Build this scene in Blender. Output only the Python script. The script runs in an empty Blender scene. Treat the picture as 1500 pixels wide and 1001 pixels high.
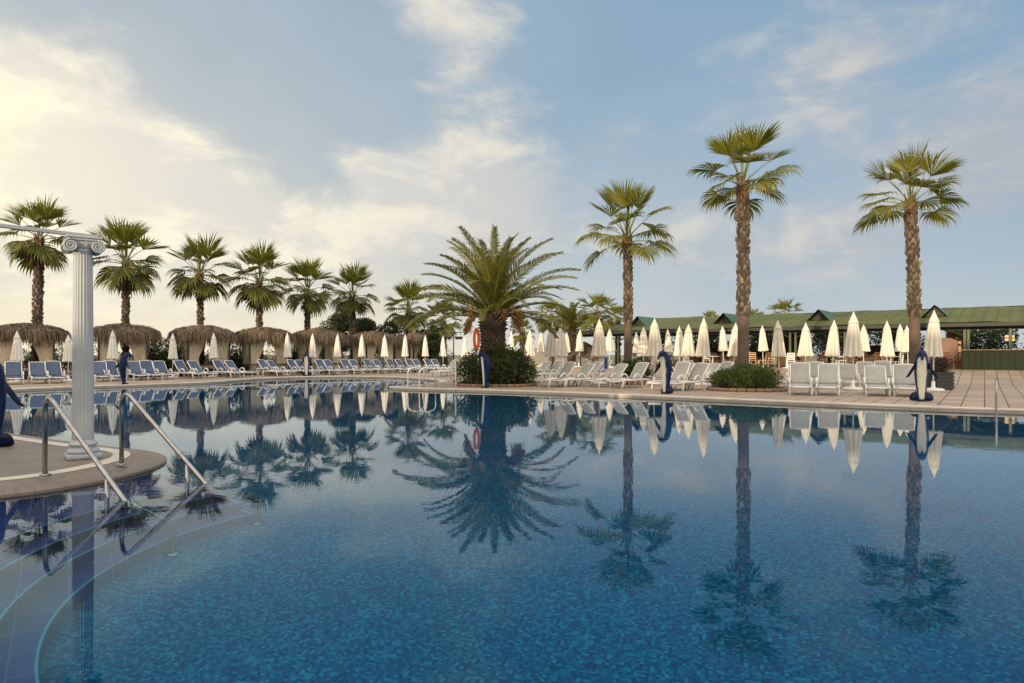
import bpy, math, random
from math import sin, cos, pi, radians, atan2, sqrt, exp, tan, hypot
from mathutils import Vector, Matrix
from mathutils.geometry import tessellate_polygon

scene = bpy.context.scene
COL = scene.collection
V = Vector
F, HC, YH, CX = 1000.0, 1.3, 520.0, 750.0      # focal length, eye height, horizon and centre of the photograph
WATER = -0.10
FLOOR = -1.55

# restaurant face line and the gentle rise of the paving towards it
F0 = V((26.0, 37.0)); FU = V((-0.797, 0.604)); FW = V((0.604, 0.797))
def gz(x, y):
    s = -((x - F0.x) * FW.x + (y - F0.y) * FW.y)
    return 0.49 * min(1.0, max(0.0, (9.0 - s) / 8.0)) if x > 0 else 0.0
def at(px, d):
    x = (px - CX) / F * d
    return V((x, d, gz(x, d)))
def zpx(py, d):
    return HC + (YH - py) / F * d
def face_u(px):
    # where the pixel column meets the restaurant's face line
    k = (px - CX) / F
    return (k * F0.y - F0.x) / (FU.x - k * FU.y)
def fpt(u, w, z):
    return V((F0.x + FU.x * u + FW.x * w, F0.y + FU.y * u + FW.y * w, z))

# ------------------------------------------------------------------ mesh helper
class MB:
    def __init__(s):
        s.v = []; s.f = []; s.a = None
    def add(s, vs, fs):
        o = len(s.v); s.v.extend([tuple(p) for p in vs]); s.f.extend([tuple(i + o for i in f) for f in fs])
    def quad(s, a, b, c, d):
        s.add([a, b, c, d], [(0, 1, 2, 3)])
    def box(s, c, d, m=None, bev=0.0):
        x, y, z = d[0] / 2, d[1] / 2, d[2] / 2
        if bev <= 0:
            P = [V((sx * x, sy * y, sz * z)) for sx in (-1, 1) for sy in (-1, 1) for sz in (-1, 1)]
            fs = [(0, 1, 3, 2), (4, 6, 7, 5), (0, 4, 5, 1), (2, 3, 7, 6), (0, 2, 6, 4), (1, 5, 7, 3)]
        else:
            b = min(bev, x * .9, y * .9, z * .9)
            # chamfered box: rings in z
            def ring(zz, ins):
                X, Y = x - ins, y - ins
                return [V((-X + b, -Y, zz)), V((X - b, -Y, zz)), V((X, -Y + b, zz)), V((X, Y - b, zz)),
                        V((X - b, Y, zz)), V((-X + b, Y, zz)), V((-X, Y - b, zz)), V((-X, -Y + b, zz))]
            R = [ring(-z, b * .7), ring(-z + b, 0), ring(z - b, 0), ring(z, b * .7)]
            P = [p for r in R for p in r]; fs = []
            for k in range(3):
                for i in range(8):
                    j = (i + 1) % 8
                    fs.append((k * 8 + i, k * 8 + j, k * 8 + 8 + j, k * 8 + 8 + i))
            fs.append(tuple(range(7, -1, -1))); fs.append(tuple(range(24, 32)))
        if m is not None: P = [m @ p for p in P]
        c = V(c)
        s.add([p + c for p in P], fs)
    def tube(s, pts, rad, n=8, flat=1.0, up=None, caps=True):
        pts = [V(p) for p in pts]
        if not hasattr(rad, '__len__'): rad = [rad] * len(pts)
        t0 = (pts[1] - pts[0]).normalized()
        u = V(up) if up else (V((0, 0, 1)) if abs(t0.z) < .9 else V((1, 0, 0)))
        u = (u - t0 * u.dot(t0)).normalized()
        vs = []; fs = []
        for i, p in enumerate(pts):
            if i == 0: t = pts[1] - pts[0]
            elif i == len(pts) - 1: t = pts[-1] - pts[-2]
            else: t = (pts[i + 1] - pts[i]).normalized() + (pts[i] - pts[i - 1]).normalized()
            t = t.normalized()
            u = u - t * u.dot(t)
            if u.length < 1e-5: u = t.orthogonal()
            u.normalize(); w = t.cross(u)
            for k in range(n):
                a = 2 * pi * k / n
                vs.append(p + (u * cos(a) + w * sin(a) * flat) * rad[i])
        for i in range(len(pts) - 1):
            for k in range(n):
                j = (k + 1) % n
                fs.append((i * n + k, i * n + j, (i + 1) * n + j, (i + 1) * n + k))
        if caps:
            fs.append(tuple(range(n - 1, -1, -1)))
            fs.append(tuple((len(pts) - 1) * n + k for k in range(n)))
        s.add(vs, fs)
    def lathe(s, prof, n=24, c=(0, 0, 0), fn=None, cap=True):
        c = V(c); vs = []; fs = []
        for i, (r, z) in enumerate(prof):
            for k in range(n):
                a = 2 * pi * k / n
                rr = fn(r, z, a, i) if fn else r
                vs.append(c + V((rr * cos(a), rr * sin(a), z)))
        for i in range(len(prof) - 1):
            for k in range(n):
                j = (k + 1) % n
                fs.append((i * n + k, i * n + j, (i + 1) * n + j, (i + 1) * n + k))
        if cap:
            fs.append(tuple(range(n - 1, -1, -1)))
            fs.append(tuple((len(prof) - 1) * n + k for k in range(n)))
        s.add(vs, fs)
    def grid(s, fn, nu, nv):
        vs = [fn(i / nu, j / nv) for i in range(nu + 1) for j in range(nv + 1)]
        fs = [(i * (nv + 1) + j, (i + 1) * (nv + 1) + j, (i + 1) * (nv + 1) + j + 1, i * (nv + 1) + j + 1)
              for i in range(nu) for j in range(nv)]
        s.add(vs, fs)
    def mesh(s, name, m, smooth=False):
        me = bpy.data.meshes.new(name)
        me.from_pydata(s.v, [], s.f); me.update()
        if smooth: me.polygons.foreach_set('use_smooth', [True] * len(me.polygons))
        if m: me.materials.append(m)
        return me
    def build(s, name, m, parent=None, smooth=False, loc=(0, 0, 0), rz=0.0):
        return link(name, s.mesh(name, m, smooth), parent, loc, rz)

def link(name, me, parent=None, loc=(0, 0, 0), rz=0.0, sc=None):
    o = bpy.data.objects.new(name, me)
    COL.objects.link(o)
    o.location = loc; o.rotation_euler = (0, 0, rz)
    if sc is not None: o.scale = sc if hasattr(sc, '__len__') else (sc, sc, sc)
    if parent is not None: o.parent = parent
    return o
def tag(o, label=None, cat=None, group=None, kind=None):
    if label: o['label'] = label
    if cat: o['category'] = cat
    if group: o['group'] = group
    if kind: o['kind'] = kind
    return o
def empty(name, loc, rz=0.0, sc=None):
    return link(name, None, None, loc, rz, sc)
def copy_tree(o, parent=None):
    c = o.copy(); COL.objects.link(c)
    if parent is not None: c.parent = parent
    for ch in list(o.children): copy_tree(ch, c)
    return c
class Kind:
    """first use hands out the prototype itself, later uses copies of it and of its parts"""
    def __init__(s, proto): s.p = proto; s.used = False
    def put(s, loc, rz, label, group=None, sc=None):
        o = s.p if not s.used else copy_tree(s.p)
        s.used = True
        o.location = loc; o.rotation_euler = (0, 0, rz)
        if sc is not None: o.scale = sc if hasattr(sc, '__len__') else (sc, sc, sc)
        o['label'] = label
        if group: o['group'] = group
        return o

ORD = ['first', 'second', 'third', 'fourth', 'fifth', 'sixth', 'seventh', 'eighth', 'ninth', 'tenth', 'eleventh', 'twelfth',
       'thirteenth', 'fourteenth', 'fifteenth', 'sixteenth', 'seventeenth', 'eighteenth', 'nineteenth', 'twentieth',
       'twenty-first', 'twenty-second', 'twenty-third', 'twenty-fourth', 'twenty-fifth', 'twenty-sixth', 'twenty-seventh',
       'twenty-eighth', 'twenty-ninth', 'thirtieth']

# ------------------------------------------------------------------ materials
class NT:
    def __init__(s, tree): s.t = tree
    def n(s, typ, **kw):
        nd = s.t.nodes.new(typ)
        for k, v in kw.items(): setattr(nd, k, v)
        return nd
    def l(s, a, b): s.t.links.new(a, b)
    def put(s, sock, v):
        if isinstance(v, bpy.types.NodeSocket): s.l(v, sock)
        elif v is not None:
            if sock.type == 'RGBA' and hasattr(v, '__len__') and len(v) == 3: v = (*v, 1)
            sock.default_value = v
    def m(s, op, a, b=None, c=None, clamp=False):
        nd = s.n('ShaderNodeMath', operation=op, use_clamp=clamp)
        for i, v in enumerate((a, b, c)):
            if v is not None: s.put(nd.inputs[i], v)
        return nd.outputs[0]
    def mix(s, f, a, b, mode='MIX'):
        nd = s.n('ShaderNodeMix', data_type='RGBA', blend_type=mode)
        s.put(nd.inputs[0], f); s.put(nd.inputs[6], a); s.put(nd.inputs[7], b)
        return nd.outputs[2]
    def noise(s, vec, scale, detail=4, rough=.55, out=0, dist=0.0):
        nd = s.n('ShaderNodeTexNoise'); nd.inputs['Scale'].default_value = scale
        nd.inputs['Detail'].default_value = detail; nd.inputs['Roughness'].default_value = rough
        nd.inputs['Distortion'].default_value = dist
        if vec is not None: s.l(vec, nd.inputs['Vector'])
        return nd.outputs[out]
    def rng(s, v, a, b, c=0.0, d=1.0, smooth=False):
        nd = s.n('ShaderNodeMapRange')
        if smooth: nd.interpolation_type = 'SMOOTHSTEP'
        s.put(nd.inputs[0], v)
        for i, q in enumerate((a, b, c, d)): nd.inputs[i + 1].default_value = q
        return nd.outputs[0]
    def mapping(s, vec, sc=(1, 1, 1), rot=(0, 0, 0), loc=(0, 0, 0)):
        nd = s.n('ShaderNodeMapping'); s.l(vec, nd.inputs[0])
        nd.inputs['Scale'].default_value = sc; nd.inputs['Rotation'].default_value = rot; nd.inputs['Location'].default_value = loc
        return nd.outputs[0]
    def bump(s, h, st=.3, dist=.02, normal=None):
        nd = s.n('ShaderNodeBump'); nd.inputs['Strength'].default_value = st; nd.inputs['Distance'].default_value = dist
        s.l(h, nd.inputs['Height'])
        if normal: s.l(normal, nd.inputs['Normal'])
        return nd.outputs[0]

def new_mat(name):
    m = bpy.data.materials.new(name); m.use_nodes = True
    m.node_tree.nodes.clear()
    t = NT(m.node_tree)
    out = t.n('ShaderNodeOutputMaterial')
    return m, t, out
def principled(t, col, rough=.6, metal=0.0, normal=None, spec=.5, coat=0.0):
    p = t.n('ShaderNodeBsdfPrincipled')
    t.put(p.inputs['Base Color'], col); t.put(p.inputs['Roughness'], rough); t.put(p.inputs['Metallic'], metal)
    p.inputs['Specular IOR Level'].default_value = spec
    p.inputs['Coat Weight'].default_value = coat
    if normal: t.l(normal, p.inputs['Normal'])
    return p
def coords(t, which='Object'):
    return t.n('ShaderNodeTexCoord').outputs[which]
def basic(name, c1, c2=None, rough=.6, scale=6.0, bump=.0, bscale=None, metal=0.0, island=0.0, vec='Object', stretch=(1, 1, 1), spec=.5, coat=0.0, bdist=.01, objvar=0.0):
    m, t, out = new_mat(name)
    vec_ = t.mapping(coords(t, vec), sc=stretch)
    c2 = c2 or tuple(x * .75 for x in c1)
    f = t.rng(t.noise(vec_, scale, 5), .3, .7)
    col = t.mix(f, c1, c2)
    if island:
        r = t.n('ShaderNodeNewGeometry').outputs['Random Per Island']
        hv = t.n('ShaderNodeHueSaturation'); t.l(t.rng(r, 0, 1, 1 - island, 1 + island), hv.inputs['Value']); t.l(col, hv.inputs['Color']); col = hv.outputs[0]
    if objvar:
        r = t.n('ShaderNodeObjectInfo').outputs['Random']
        hv = t.n('ShaderNodeHueSaturation'); t.l(t.rng(r, 0, 1, 1 - objvar, 1 + objvar), hv.inputs['Value']); t.l(col, hv.inputs['Color']); col = hv.outputs[0]
    nrm = t.bump(t.noise(vec_, bscale or scale * 4, 6), bump, bdist) if bump else None
    p = principled(t, col, rough, metal, nrm, spec, coat)
    t.l(p.outputs[0], out.inputs[0])
    return m
def leafmat(name, c1, c2, trans=.35, rough=.45, isl=.35, scale=1.2, tcol=None, dry=None):
    m, t, out = new_mat(name)
    g = t.n('ShaderNodeNewGeometry')
    f = t.rng(t.noise(coords(t), scale, 3), .3, .7)
    col = t.mix(f, c1, c2)
    r = g.outputs['Random Per Island']
    if dry: col = t.mix(t.m('GREATER_THAN', r, .9), col, dry)
    hv = t.n('ShaderNodeHueSaturation'); t.l(t.rng(r, 0, 1, 1 - isl, 1 + isl), hv.inputs['Value']); t.l(col, hv.inputs['Color'])
    hv.inputs['Hue'].default_value = .5
    p = principled(t, hv.outputs[0], rough, spec=.4)
    tr = t.n('ShaderNodeBsdfTranslucent')
    tc = t.mix(1.0, hv.outputs[0], tcol or (1.5, 1.45, .6), 'MULTIPLY')
    t.l(tc, tr.inputs[0])
    mx = t.n('ShaderNodeMixShader'); mx.inputs[0].default_value = trans
    t.l(p.outputs[0], mx.inputs[1]); t.l(tr.outputs[0], mx.inputs[2]); t.l(mx.outputs[0], out.inputs[0])
    return m
def clothmat(name, c1, c2, trans=.25, scale=3.0, weave=0):
    m, t, out = new_mat(name)
    co = coords(t)
    col = t.mix(t.rng(t.noise(co, scale, 5), .3, .75), c1, c2)
    nr = t.bump(t.noise(t.mapping(co, sc=(1, 1, .4)), 9, 4), .25, .02)
    p = principled(t, col, .85, normal=nr, spec=.2)
    tr = t.n('ShaderNodeBsdfTranslucent'); t.l(col, tr.inputs[0])
    mx = t.n('ShaderNodeMixShader'); mx.inputs[0].default_value = trans
    t.l(p.outputs[0], mx.inputs[1]); t.l(tr.outputs[0], mx.inputs[2]); t.l(mx.outputs[0], out.inputs[0])
    return m

M = {}
M['palm_leaf'] = leafmat('palm_leaf', (.165, .160, .022), (.075, .090, .014), .40, .42, .35, .9)
M['palm_leaf_dark'] = leafmat('palm_leaf_dark', (.140, .146, .026), (.070, .086, .017), .40, .45, .35, .9)
M['date_leaf'] = leafmat('date_leaf', (.135, .128, .024), (.062, .070, .016), .28, .4, .35, .8)
M['dead_leaf'] = leafmat('dead_leaf', (.20, .13, .05), (.12, .075, .03), .25, .7, .3)
M['petiole'] = basic('petiole', (.16, .17, .045), (.10, .12, .035), .5, 3, island=.2)
M['spadix'] = basic('spadix', (.30, .16, .035), (.20, .09, .02), .7, 8, island=.3)
M['trunk_shag'] = basic('trunk_shag', (.178, .142, .106), (.055, .04, .029), .9, 1.6, .5, 30, island=.55)
M['trunk_core'] = basic('trunk_core', (.055, .036, .026), (.035, .024, .018), .95, 6, .6, 40)
M['trunk_smooth'] = basic('trunk_smooth', (.115, .08, .058), (.075, .052, .04), .9, 3, .5, 26, stretch=(1, 1, 3))
M['trunk_fiber'] = basic('trunk_fiber', (.16, .07, .03), (.09, .045, .022), .95, 6, .5, 40, island=.4)
M['date_trunk'] = basic('date_trunk', (.13, .085, .055), (.055, .036, .025), .95, 4, .5, 30, island=.5)
M['bush_leaf'] = leafmat('bush_leaf', (.058, .086, .018), (.027, .046, .011), .22, .4, .45, 1.6)
M['bush_leaf_light'] = leafmat('bush_leaf_light', (.10, .13, .024), (.045, .07, .014), .25, .4, .45, 2.0)
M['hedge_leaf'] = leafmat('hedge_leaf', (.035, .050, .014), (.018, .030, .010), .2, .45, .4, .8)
M['tree_leaf'] = leafmat('tree_leaf', (.05, .065, .02), (.025, .038, .014), .25, .5, .4, .7)
M['flower'] = leafmat('flower', (.16, .012, .11), (.07, .008, .09), .3, .5, .4, 5, tcol=(1.2, .8, 1.2))
M['red_flower'] = leafmat('red_flower', (.5, .10, .05), (.4, .04, .03), .3, .5, .3, 5, tcol=(1, 1, 1))
M['twig'] = basic('twig', (.10, .07, .045), (.06, .04, .03), .9, 6, .4)
M['thatch'] = basic('thatch', (.215, .160, .105), (.070, .048, .032), .95, 3, .4, 20, island=.6, stretch=(1, 1, .4))
M['thatch_core'] = basic('thatch_core', (.06, .043, .03), (.035, .026, .018), 1, 4, .5, 20)
M['dark_wood'] = basic('dark_wood', (.045, .03, .02), (.028, .02, .014), .7, 6, .3, 30, stretch=(1, 1, .2))
M['curtain'] = clothmat('curtain', (.88, .80, .64), (.74, .66, .50), .5)
M['umbrella_cloth'] = clothmat('umbrella_cloth', (.74, .70, .62), (.65, .61, .53), .2)
M['umbrella_white'] = clothmat('umbrella_white', (.80, .77, .70), (.70, .67, .61), .2)
M['white_plastic'] = basic('white_plastic', (.72, .70, .66), (.60, .58, .54), .35, 5, .05, 20, objvar=.06)
M['white_metal'] = basic('white_metal', (.70, .69, .66), (.60, .59, .56), .35, 6, .05)
M['steel'] = basic('steel', (.36, .35, .33), (.25, .24, .23), .2, 12, .03, metal=1.0)
M['steel_bright'] = basic('steel_bright', (.75, .74, .71), (.66, .65, .62), .28, 12, .03, metal=.8)
M['terracotta'] = basic('terracotta', (.25, .155, .105), (.19, .12, .082), .9, 5, .6, 18, island=.12)
M['soil'] = basic('soil', (.07, .05, .035), (.045, .03, .022), 1, 8, .6)
M['column_white'] = basic('column_white', (.34, .365, .385), (.27, .295, .315), .5, 3, .15, 25)
M['roof_green'] = basic('roof_green', (.098, .106, .018), (.058, .068, .013), .7, .9, .15, 9, vec='Object', stretch=(1, 1, 1))
def roof_mat():
    m, t, out = new_mat('roof_sheet')
    pos = t.n('ShaderNodeNewGeometry').outputs['Position']
    r = t.mapping(pos, rot=(0, 0, -atan2(FU.y, FU.x)))
    w = t.n('ShaderNodeTexWave'); w.bands_direction = 'X'; w.inputs['Scale'].default_value = .55; w.inputs['Distortion'].default_value = .3; t.l(r, w.inputs[0])
    col = t.mix(t.rng(t.noise(pos, .55, 6, .65), .3, .7), (.100, .108, .018), (.052, .063, .013))
    col = t.mix(t.m('MULTIPLY', t.rng(t.noise(t.mapping(r, sc=(3, .4, .4)), 1.4, 4), .5, .75), .5), col, (.115, .095, .03))
    col = t.mix(t.m('MULTIPLY', t.m('POWER', w.outputs[1], 6.0), .45), col, (.035, .042, .012))
    p = principled(t, col, .7, normal=t.bump(w.outputs[1], .4, .03), spec=.3)
    t.l(p.outputs[0], out.inputs[0]); return m
M['roof_green'] = roof_mat()
M['roof_teal'] = basic('roof_teal', (.05, .11, .06), (.035, .08, .045), .6, 1.2, .1)
M['green_paint'] = basic('green_paint', (.035, .06, .02), (.022, .042, .014), .5, 3, .1, stretch=(1, 1, .3))
M['counter_green'] = basic('counter_green', (.026, .045, .010), (.016, .032, .007), .4, 2, .1, stretch=(1, 1, .3))
M['dark_green'] = basic('dark_green', (.007, .010, .007), (.005, .008, .005), .6, 3)
M['brown_wood'] = basic('brown_wood', (.20, .10, .045), (.13, .06, .028), .5, 4, .2, 25, stretch=(1, 1, .25))
M['tan_wood'] = basic('tan_wood', (.45, .28, .14), (.34, .20, .10), .5, 5, .1)
M['plaster'] = basic('plaster', (.62, .57, .50), (.52, .47, .41), .85, 1.0, .1, 30)
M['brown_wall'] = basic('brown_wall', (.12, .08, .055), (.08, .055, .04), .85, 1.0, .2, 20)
M['glass_dark'] = basic('glass_dark', (.03, .04, .05), (.02, .03, .035), .08, 1)
M['orange_plastic'] = basic('orange_plastic', (.75, .13, .03), (.62, .10, .025), .4, 6)
M['lamp_black'] = basic('lamp_black', (.02, .02, .022), (.014, .014, .015), .45, 5)
M['stone_edge'] = basic('stone_edge', (.42, .34, .27), (.30, .24, .19), .85, 3, .4, 20, island=.2)
M['blue_pot'] = basic('blue_pot', (.02, .02, .025), (.03, .028, .03), .5, 5, .3)
M['towel_blue'] = clothmat('towel_blue', (.05, .12, .30), (.04, .09, .24), .05)

def sling(name, c1, c2, scale=90.0):
    m, t, out = new_mat(name)
    co = coords(t)
    w = t.n('ShaderNodeTexWave'); w.wave_type = 'BANDS'; w.bands_direction = 'Y'; w.inputs['Scale'].default_value = 14; t.l(co, w.inputs[0])
    col = t.mix(t.rng(t.noise(co, 4, 4), .3, .7), c1, c2)
    col = t.mix(t.m('MULTIPLY', w.outputs[1], .18), col, tuple(x * .55 for x in c1))
    r = t.n('ShaderNodeObjectInfo').outputs['Random']
    hv = t.n('ShaderNodeHueSaturation'); t.l(t.rng(r, 0, 1, .88, 1.1), hv.inputs['Value']); t.l(col, hv.inputs['Color'])
    nr = t.bump(t.noise(co, 8, 3), .3, .02)
    p = principled(t, hv.outputs[0], .7, normal=nr, spec=.3)
    tr = t.n('ShaderNodeBsdfTranslucent'); t.l(hv.outputs[0], tr.inputs[0])
    mx = t.n('ShaderNodeMixShader'); mx.inputs[0].default_value = .15
    t.l(p.outputs[0], mx.inputs[1]); t.l(tr.outputs[0], mx.inputs[2]); t.l(mx.outputs[0], out.inputs[0])
    return m
M['sling_blue'] = sling('sling_blue', (.095, .125, .20), (.075, .10, .17))
M['sling_white'] = sling('sling_white', (.42, .405, .375), (.34, .33, .305))

def dolphin_mat():
    m, t, out = new_mat('dolphin_paint')
    a = t.n('ShaderNodeAttribute', attribute_name='belly')
    co = coords(t)
    n = t.noise(co, 7, 4)
    f = t.rng(t.m('ADD', a.outputs['Fac'], t.m('MULTIPLY', t.m('SUBTRACT', n, .5), .16)), .46, .56, smooth=True)
    blue = t.mix(t.rng(n, .35, .65), (.002, .005, .022), (.005, .016, .075))
    # bluer paint band where back meets belly
    edge = t.rng(a.outputs['Fac'], .30, .47, smooth=True)
    blue = t.mix(edge, blue, (.01, .045, .15))
    white = t.mix(t.rng(t.noise(co, 14, 5), .35, .8), (.68, .66, .56), (.50, .47, .38))
    col = t.mix(f, blue, white)
    p = principled(t, col, .38, normal=t.bump(t.noise(co, 25, 3), .12, .01), spec=.18, coat=.0)
    t.l(p.outputs[0], out.inputs[0])
    return m
M['dolphin'] = dolphin_mat()
M['dolphin_fin'] = basic('dolphin_fin', (.005, .012, .045), (.003, .007, .025), .35, 8, spec=.18)

# --- ground materials
def deck_mat():
    m, t, out = new_mat('deck_paving')
    geo = t.n('ShaderNodeNewGeometry'); pos = geo.outputs['Position']
    rot = t.mapping(pos, rot=(0, 0, radians(34.7)))
    br = t.n('ShaderNodeTexBrick'); t.l(rot, br.inputs['Vector'])
    br.offset = 0.0; br.squash = 1.0
    br.inputs['Scale'].default_value = 1.0
    br.inputs['Brick Width'].default_value = .5; br.inputs['Row Height'].default_value = .5
    br.inputs['Mortar Size'].default_value = .018; br.inputs['Mortar Smooth'].default_value = .2; br.inputs['Bias'].default_value = 0
    br.inputs['Color1'].default_value = (.47, .36, .255, 1); br.inputs['Color2'].default_value = (.33, .245, .175, 1)
    br.inputs['Mortar'].default_value = (.085, .064, .05, 1)
    fine = t.n('ShaderNodeTexBrick'); t.l(rot, fine.inputs['Vector'])
    fine.inputs['Scale'].default_value = 1.0; fine.inputs['Brick Width'].default_value = .2; fine.inputs['Row Height'].default_value = .1
    fine.inputs['Mortar Size'].default_value = .006
    fine.inputs['Color1'].default_value = (1, 1, 1, 1); fine.inputs['Color2'].default_value = (.86, .84, .82, 1); fine.inputs['Mortar'].default_value = (.6, .57, .55, 1)
    col = t.mix(.2, br.outputs[0], fine.outputs[0], 'MULTIPLY')
    st = t.rng(t.noise(pos, .35, 6, .65), .35, .7)
    col = t.mix(t.m('MULTIPLY', st, .45), col, (.20, .15, .12))
    st2 = t.rng(t.noise(pos, 2.7, 5, .7), .55, .75)
    col = t.mix(t.m('MULTIPLY', st2, .35), col, (.16, .125, .10))
    h = t.m('ADD', t.m('MULTIPLY', br.outputs[1], -1.0), t.m('MULTIPLY', t.noise(pos, 30, 4), .4))
    p = principled(t, col, t.rng(st, 0, 1, .75, .55), normal=t.bump(h, .35, .006), spec=.35)
    t.l(p.outputs[0], out.inputs[0])
    return m
M['deck'] = deck_mat()
M['coping'] = basic('coping', (.56, .50, .41), (.44, .385, .31), .6, 1.5, .25, 22, vec='Generated')
def coping_mat():
    m, t, out = new_mat('coping_stone')
    pos = t.n('ShaderNodeNewGeometry').outputs['Position']
    col = t.mix(t.rng(t.noise(pos, 1.3, 5, .6), .3, .7), (.56, .50, .42), (.43, .375, .31))
    col = t.mix(t.m('MULTIPLY', t.rng(t.noise(pos, 7, 5, .7), .5, .75), .4), col, (.26, .22, .18))
    p = principled(t, col, .55, normal=t.bump(t.noise(pos, 40, 4), .2, .005))
    t.l(p.outputs[0], out.inputs[0]); return m
M['coping'] = coping_mat()
def apron_mat():
    m, t, out = new_mat('apron_stone')
    pos = t.n('ShaderNodeNewGeometry').outputs['Position']
    vo = t.n('ShaderNodeTexVoronoi'); t.l(pos, vo.inputs['Vector']); vo.inputs['Scale'].default_value = 4.5; vo.feature = 'DISTANCE_TO_EDGE'
    col = t.mix(t.rng(t.noise(pos, 2.0, 5, .65), .3, .7), (.20, .155, .12), (.135, .105, .082))
    col = t.mix(t.rng(vo.outputs['Distance'], .0, .05, .55, 0), col, (.06, .05, .042))
    col = t.mix(t.m('MULTIPLY', t.rng(t.noise(pos, 9, 5, .7), .5, .75), .5), col, (.13, .105, .085))
    p = principled(t, col, .6, normal=t.bump(t.noise(pos, 35, 5), .35, .006))
    t.l(p.outputs[0], out.inputs[0]); return m
M['apron'] = apron_mat()
M['grass_ground'] = basic('grass_ground', (.10, .105, .045), (.16, .13, .08), .95, .25, .3, 3, vec='Object')

def mosaic_mat():
    m, t, out = new_mat('mosaic_tiles')
    g = t.n('ShaderNodeNewGeometry'); pos = g.outputs['Position']
    T = .024
    sc = t.mapping(pos, sc=(1 / T, 1 / T, 1 / T), rot=(0, 0, radians(17)))
    fl = t.n('ShaderNodeVectorMath', operation='FLOOR'); t.l(sc, fl.inputs[0])
    fr = t.n('ShaderNodeVectorMath', operation='FRACTION'); t.l(sc, fr.inputs[0])
    wn = t.n('ShaderNodeTexWhiteNoise', noise_dimensions='3D'); t.l(fl.outputs[0], wn.inputs['Vector'])
    r = t.n('ShaderNodeValToRGB'); t.l(wn.outputs['Value'], r.inputs[0])
    cr = r.color_ramp; cr.interpolation = 'CONSTANT'
    cr.elements[0].position = 0; cr.elements[0].color = (.005, .085, .185, 1)
    cr.elements[1].position = .30; cr.elements[1].color = (.007, .138, .250, 1)
    for p_, c_ in ((.55, (.015, .21, .32)), (.74, (.002, .042, .125)), (.87, (.045, .31, .41)), (.95, (.008, .03, .145))):
        e = cr.elements.new(p_); e.color = (*c_, 1)
    sx = t.n('ShaderNodeSeparateXYZ'); t.l(fr.outputs[0], sx.inputs[0])
    def edge(o): return t.m('GREATER_THAN', t.m('ABSOLUTE', t.m('SUBTRACT', o, .5)), .455)
    gr = t.m('MAXIMUM', edge(sx.outputs[0]), edge(sx.outputs[1]))
    big = t.rng(t.noise(pos, .5, 4), .3, .7)
    col = t.mix(t.m('MULTIPLY', gr, .45), r.outputs[0], (.03, .16, .22))
    col = t.mix(t.m('MULTIPLY', big, .25), col, (.003, .045, .105))
    p = principled(t, col, .35)
    t.l(p.outputs[0], out.inputs[0]); return m
M['mosaic'] = mosaic_mat()
def step_mat():
    m, t, out = new_mat('step_tiles')
    g = t.n('ShaderNodeNewGeometry'); pos = g.outputs['Position']
    br = t.n('ShaderNodeTexBrick'); t.l(t.mapping(pos, rot=(0, 0, radians(-33))), br.inputs['Vector'])
    br.inputs['Scale'].default_value = 1; br.offset = 0.0; br.inputs['Brick Width'].default_value = .30; br.inputs['Row Height'].default_value = .30
    br.inputs['Mortar Size'].default_value = .004
    br.inputs['Color1'].default_value = (.11, .058, .20, 1); br.inputs['Color2'].default_value = (.09, .048, .165, 1); br.inputs['Mortar'].default_value = (.24, .19, .34, 1)
    p = principled(t, br.outputs[0], .4)
    t.l(p.outputs[0], out.inputs[0]); return m
M['steps'] = step_mat()
M['nosing'] = basic('nosing', (.22, .36, .42), (.18, .31, .37), .4, 4)
M['wall_tile'] = M['mosaic']

def water_mat():
    m, t, out = new_mat('pool_water')
    pos = t.n('ShaderNodeNewGeometry').outputs['Position']
    n1 = t.noise(t.mapping(pos, rot=(0, 0, radians(12)), sc=(1, 1.5, 1)), 2.6, 2, .45)
    n2 = t.noise(t.mapping(pos, rot=(0, 0, radians(-25)), sc=(1, 1.3, 1)), 9.0, 2, .5)
    n3 = t.noise(pos, .45, 2, .5)
    h = t.m('ADD', t.m('MULTIPLY', n1, 1.0), t.m('MULTIPLY', n2, .42))
    # calm and rippled patches
    amp = t.rng(n3, .35, .65, .35, 1.05)
    h = t.m('MULTIPLY', h, amp)
    nr = t.bump(h, 1.0, WAVE)
    fr = t.n('ShaderNodeFresnel'); fr.inputs['IOR'].default_value = 1.333; t.l(nr, fr.inputs['Normal'])
    gl = t.n('ShaderNodeBsdfGlossy'); gl.inputs['Roughness'].default_value = 0.0; t.l(nr, gl.inputs['Normal'])
    t.l(t.mix(t.rng(fr.outputs[0], .05, .36, 0, 1), (.22, .60, .84), (.90, .955, .99)), gl.inputs['Color'])
    rf = t.n('ShaderNodeBsdfRefraction'); rf.inputs['IOR'].default_value = 1.333; rf.inputs['Roughness'].default_value = 0; t.l(nr, rf.inputs['Normal'])
    rf.inputs['Color'].default_value = (.48, .84, .96, 1)
    mx = t.n('ShaderNodeMixShader'); t.l(fr.outputs[0], mx.inputs[0]); t.l(rf.outputs[0], mx.inputs[1]); t.l(gl.outputs[0], mx.inputs[2])
    t.l(mx.outputs[0], out.inputs[0]); return m
WAVE = .0006
M['water'] = water_mat()
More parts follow.
